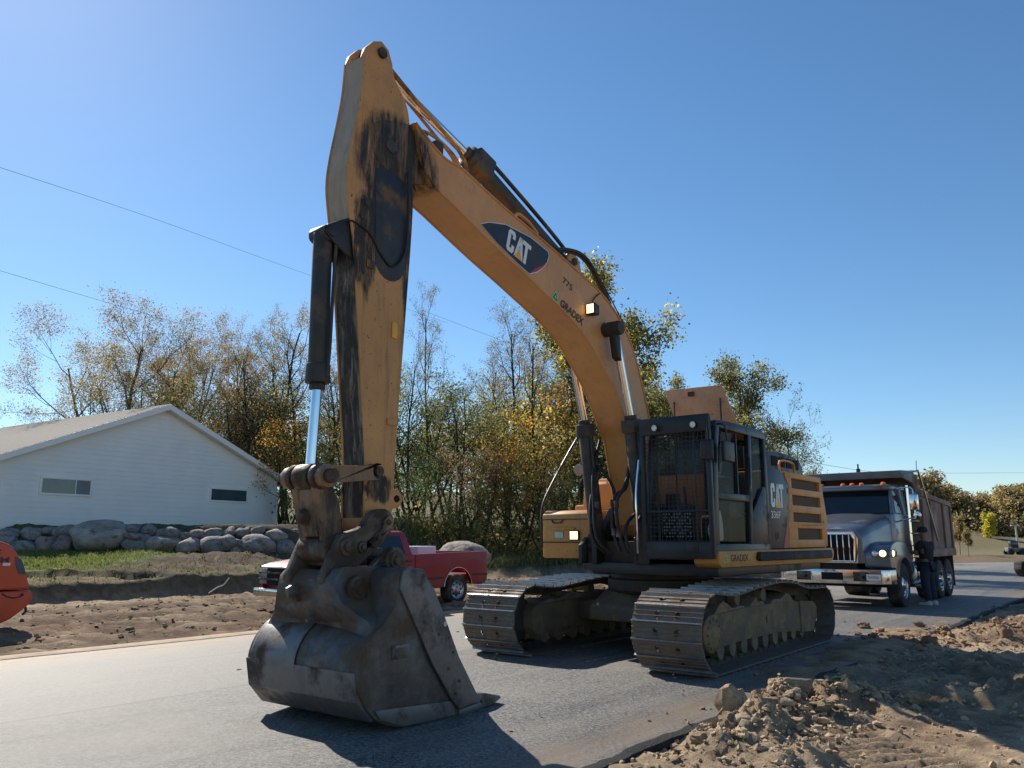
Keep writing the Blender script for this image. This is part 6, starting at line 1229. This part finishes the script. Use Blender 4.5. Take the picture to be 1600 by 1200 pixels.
DENS = dict(wob=.11, up=.05, lev=3, leaflev=2, anch=2.4, nb=(13, 6, 5), start=.25, ang=(52, 46, 45), len=(.36, .5, .5), rk=.5, trunk=.93)
UNDR = dict(wob=.12, up=.06, lev=3, leaflev=2, anch=2.2, nb=(11, 5, 4), start=.30, ang=(48, 46, 45), len=(.38, .5, .5), rk=.5, trunk=.9, stems=2)
BARE = dict(wob=.12, up=.06, lev=4, leaflev=4, anch=.5, nb=(8, 5, 4, 3), start=.15, ang=(35, 36, 38, 40), len=(.5, .5, .5, .5), rk=.55, trunk=.8, stems=3)
PROTO = {}
def proto(key, seed, H, r0, style, per, spread, size, pal, bark):
    w, a = grow(seed, H, r0, style); zt = max(max(p[0][:, 2].max() for p in w), a[:, 2].max() if len(a) else 0); PROTO[key] = (wood_mesh(w, 'trunk', bark), leaf_mesh(a, seed, per, spread, size, pal, 'crown'), zt)
proto('tall1', 1, 14, .17, TALL, 9, .2, .085, [(.16, .15, .06), (.14, .14, .055), (.21, .16, .06)], mBark); proto('tall2', 2, 14, .18, TALL, 8, .2, .085, BRZ, mBark); proto('tall3', 3, 14, .16, TALL, 5, .2, .085, [(.15, .13, .055), (.21, .15, .06)], mBark)
proto('spread1', 4, 13, .20, SPRD, 17, .26, .085, BRZ + [(.24, .17, .05)], mBark2); proto('spread2', 5, 13, .2, SPRD, 17, .26, .085, [(.27, .18, .07), (.31, .20, .075), (.20, .17, .07)], mBark2)
proto('dense1', 6, 14, .22, DENS, 20, .34, .16, OLV + YLW[1:] + GLD[:1] + [(.13, .12, .035)], mBark); proto('dense2', 7, 13, .22, DENS, 20, .34, .16, OLV + GLD[1:] + [(.11, .115, .03)], mBark)
for i, pl in enumerate((OLV, GLD, ORG, GRN, DKG, YLW, RUS)): proto('under%d' % i, 20 + i, 9, .12, UNDR, 5, .30, .13, pl, mBark)
proto('bare1', 30, 8, .12, BARE, 2, .1, .07, [(.10, .08, .05)], mBark2)
for i, pl in enumerate(([tuple(1.25 * q for q in c) for c in RUS], BRZ, GLD, YLW)): proto('far%d' % i, 40 + i, 10, .16, DENS, 8, .42, .34, pl, mBark2)
def tree(name, key, px, ytop, Y, label, group, wk=1., rz=None, zb=None):
    tr, cr, zt = PROTO[key]; b = apt(px, 841, Y); z0 = float(terrain(np.array([b.x]), np.array([b.y]))[0]) if zb is None else zb; top_z = apt(px, ytop, Y).z; s = (top_z - z0) / zt
    t_ = empty(name, (b.x, b.y, z0), rng.uniform(0, 6.28) if rz is None else rz, label=label, cat='tree', group=group); t_.scale = (s * wk, s * wk, s); link('trunk', tr, t_); link('crown', cr, t_); return t_
WD = 'trees of the woods behind the excavator'
tree('spreading_tree', 'spread1', 180, 486, 50, 'wide spreading tree with sparse bronze leaves left of the roof ridge', WD, 1.15, 1.0); tree('spreading_tree', 'spread2', 248, 468, 49, 'tall bronze leaved tree rising right above the roof ridge', WD, .9, 2.0)
for k, (px, yt, Y, key, lab) in enumerate(((335, 499, 47, 'tall1', 'thin half bare tree first right of the ridge tree'), (418, 490, 46, 'tall2', 'thin twisted tree with feathery crown midway between roof and stick'), (470, 486, 48, 'tall1', 'thin tree just left of the bucket cylinder'),
    (676, 452, 45, 'tall3', 'tall narrow half bare tree right of the stick, standing alone against sky'), (787, 460, 46, 'tall3', 'tall half bare tree with wide feathery crown under the boom'), (852, 498, 43, 'tall3', 'dark forked bare tree just left of the boom curve'), (520, 560, 50, 'tall2', 'thin tree hidden between stick and cylinder'), (905, 560, 44, 'tall2', 'thin tree seen beside the far boom cylinder'))):
    tree('slender_tree', key, px, yt, Y, lab, WD, (.85, .95, .9, .62, .9, .9, .8, .8)[k])
for k, (px, yt, Y, key) in enumerate(((302, 528, 52, 'tall1'), (365, 512, 50, 'tall2'), (395, 525, 44, 'tall3'), (442, 508, 51, 'tall1'), (503, 505, 46, 'tall3'), (545, 548, 44, 'tall2'), (640, 545, 44, 'tall3'), (716, 560, 42, 'tall1'), (745, 540, 50, 'tall3'), (822, 530, 48, 'tall2'), (880, 548, 42, 'tall3'), (912, 530, 46, 'tall1'))):
    tree('slender_tree', key, px, yt, Y, 'slender half bare tree in the woods, %s of the lesser ones from left' % ORD[k], WD, .85)
tree('leafy_tree', 'dense1', 992, 426, 44, 'dense green tree right of the boom top', WD, 1.0); tree('leafy_tree', 'dense2', 1160, 549, 46, 'round green and gold tree above the cab', WD, 1.0); tree('leafy_tree', 'dense2', 1052, 590, 47, 'smaller green tree behind the open hatch', WD, .8); tree('leafy_tree', 'dense1', 1010, 560, 50, 'green tree between boom and hatch', WD, .8)
tree('bare_tree', 'bare1', 1228, 606, 48, 'nearly leafless tree right of the cab', WD, .75); tree('bare_shrub', 'bare1', 55, 628, 62, 'leafless shrub tip above the left roof slope', WD, .8); tree('leafy_tree', 'under6', 1185, 640, 45, 'reddish low tree behind the cab rear', WD, .6); tree('leafy_tree', 'far1', 1276, 738, 70, 'small brown tree top above the engine panel', WD)
# understory, left to right
HUE = {'under0': 'olive', 'under1': 'golden', 'under2': 'orange', 'under3': 'green', 'under4': 'dark green', 'under5': 'yellow', 'under6': 'rusty'}
rows = [('between house and stick', [(285, 590, 47, 1), (318, 600, 44, 4), (352, 585, 50, 0), (385, 600, 45, 6), (418, 575, 50, 2), (445, 585, 46, 0), (478, 600, 44, 1), (452, 660, 41, 2), (500, 610, 47, 4), (535, 600, 45, 0), (470, 740, 40, 3), (505, 700, 40, 0), (545, 700, 39, 4)]),
        ('between stick and boom', [(640, 590, 46, 0), (665, 570, 49, 3), (700, 580, 47, 4), (730, 590, 44, 0), (760, 585, 50, 1), (795, 610, 42, 2), (815, 640, 40, 1), (838, 580, 47, 0), (868, 570, 45, 5), (895, 560, 48, 1), (655, 690, 40, 3), (700, 720, 38, 3), (748, 700, 39, 6), (790, 720, 38, 0), (850, 700, 38, 1), (880, 720, 38, 4)]),
        ('right of the boom', [(925, 590, 46, 5), (950, 600, 44, 0), (975, 640, 42, 3), (1035, 640, 45, 0), (1080, 630, 48, 1), (1120, 640, 44, 3), (1150, 660, 42, 0), (1205, 690, 44, 0)])]
for reg, lst in rows:
    lst = sorted(lst)
    for i, (px, yt, Y, k) in enumerate(lst): tree('understory_tree', 'under%d' % k, px, yt, Y, '%s low tree in the woods %s, %s from left' % (HUE['under%d' % k], reg, ORD[i]), 'understory trees', 1.05)
# second and third rank so the wood closes
for i in range(22):
    px = 262 + i * 45 + rng.uniform(-8, 8); key = 'under%d' % rng.choice((0, 0, 1, 3, 4, 4, 6)); yt = rng.uniform(610, 680) if px < 900 else rng.uniform(660, 720)
    if px > 1225: continue
    tree('back_tree', key, px, yt, rng.uniform(54, 66), '%s tree in the back rank of the woods, %s from left' % (HUE[key], ORD[i] if i < 20 else ('last but one', 'last')[i - 20]), 'back rank of the woods', 1.3)
FR = 'trees beyond the far road'
for i in range(22):
    px = 1398 + i * 12 + rng.uniform(-5, 5); k = rng.choice((0, 1, 1)); Y = rng.uniform(138, 152); yt = np.interp(px, [1400, 1440, 1500, 1520, 1560, 1600, 1700], [752, 755, 780, 792, 775, 765, 765]) + rng.uniform(-6, 6)
    tree('far_back_tree', 'far%d' % k, px, yt, Y, '%s tree in the hazy rear belt beyond the far road, %s' % (['rusty', 'bronze'][k], ORD[i] + ' from left' if i < 20 else ('last but one', 'last')[i - 20]), 'rear belt beyond the far road', 1.3, zb=.3)
for i in range(30):
    px = 1400 + i * 9 + rng.uniform(-4, 4); k = rng.choice((0, 1, 1, 2, 0, 1)); Y = rng.uniform(112, 135); yt = np.interp(px, [1400, 1440, 1500, 1520, 1560, 1600, 1700], [752, 752, 785, 800, 778, 765, 765]) + rng.uniform(-16, 8)
    tree('far_tree', 'far%d' % k, px, yt, Y, '%s autumn tree beyond the far road, %s from left' % (['rusty', 'bronze', 'golden'][k], ORD[i]) if i < 20 else '%s autumn tree beyond the far road, %s from the right picture edge' % (['rusty', 'bronze', 'golden'][k], ORD[29 - i]), FR, rng.uniform(1.1, 1.5), zb=0.3)
tree('far_tree', 'far3', 1548, 800, 104, 'bright yellow tree beyond the far road', FR, .9, zb=.3); tree('far_tree', 'far1', 1498, 805, 74, 'thin rusty tree with visible trunk this side of the grassy rise', FR, .6); tree('far_tree', 'far1', 1511, 822, 60, 'small rusty roadside tree in front of the grassy rise', FR, .6)
# undergrowth: one leafy mass closing the foot of the wood
r_ = np.random.default_rng(77); pp = []
for _ in range(2900):
    px = r_.uniform(265, 1240); Y = r_.uniform(37, 46); b = apt(px, 841, Y)
    if -16 < b.x < -5.2 and b.y < 43 and px < 430: continue
    h = r_.gamma(2.2, .55) * (1 if px < 900 else .8); pp.append((b.x, b.y, .5 + min(h, 3.2)))
ug = leaf_mesh(np.array(pp), 78, 9, .28, .17, OLV + GLD + BRZ + DKG, 'undergrowth'); tag(link('undergrowth', ug), 'tangled green and gold undergrowth at the foot of the woods', 'undergrowth', None, 'stuff')
pp = []
for _ in range(1800):
    px = r_.uniform(1400, 1700); Y = r_.uniform(108, 122); b = apt(px, 841, Y); pp.append((b.x, b.y, .3 + min(r_.gamma(2.2, 1.1), 4.2)))
ug = leaf_mesh(np.array(pp), 79, 7, .6, .45, OLV + RUS + BRZ, 'far_undergrowth'); tag(link('far_undergrowth', ug), 'brown undergrowth below the far trees', 'undergrowth', None, 'stuff')
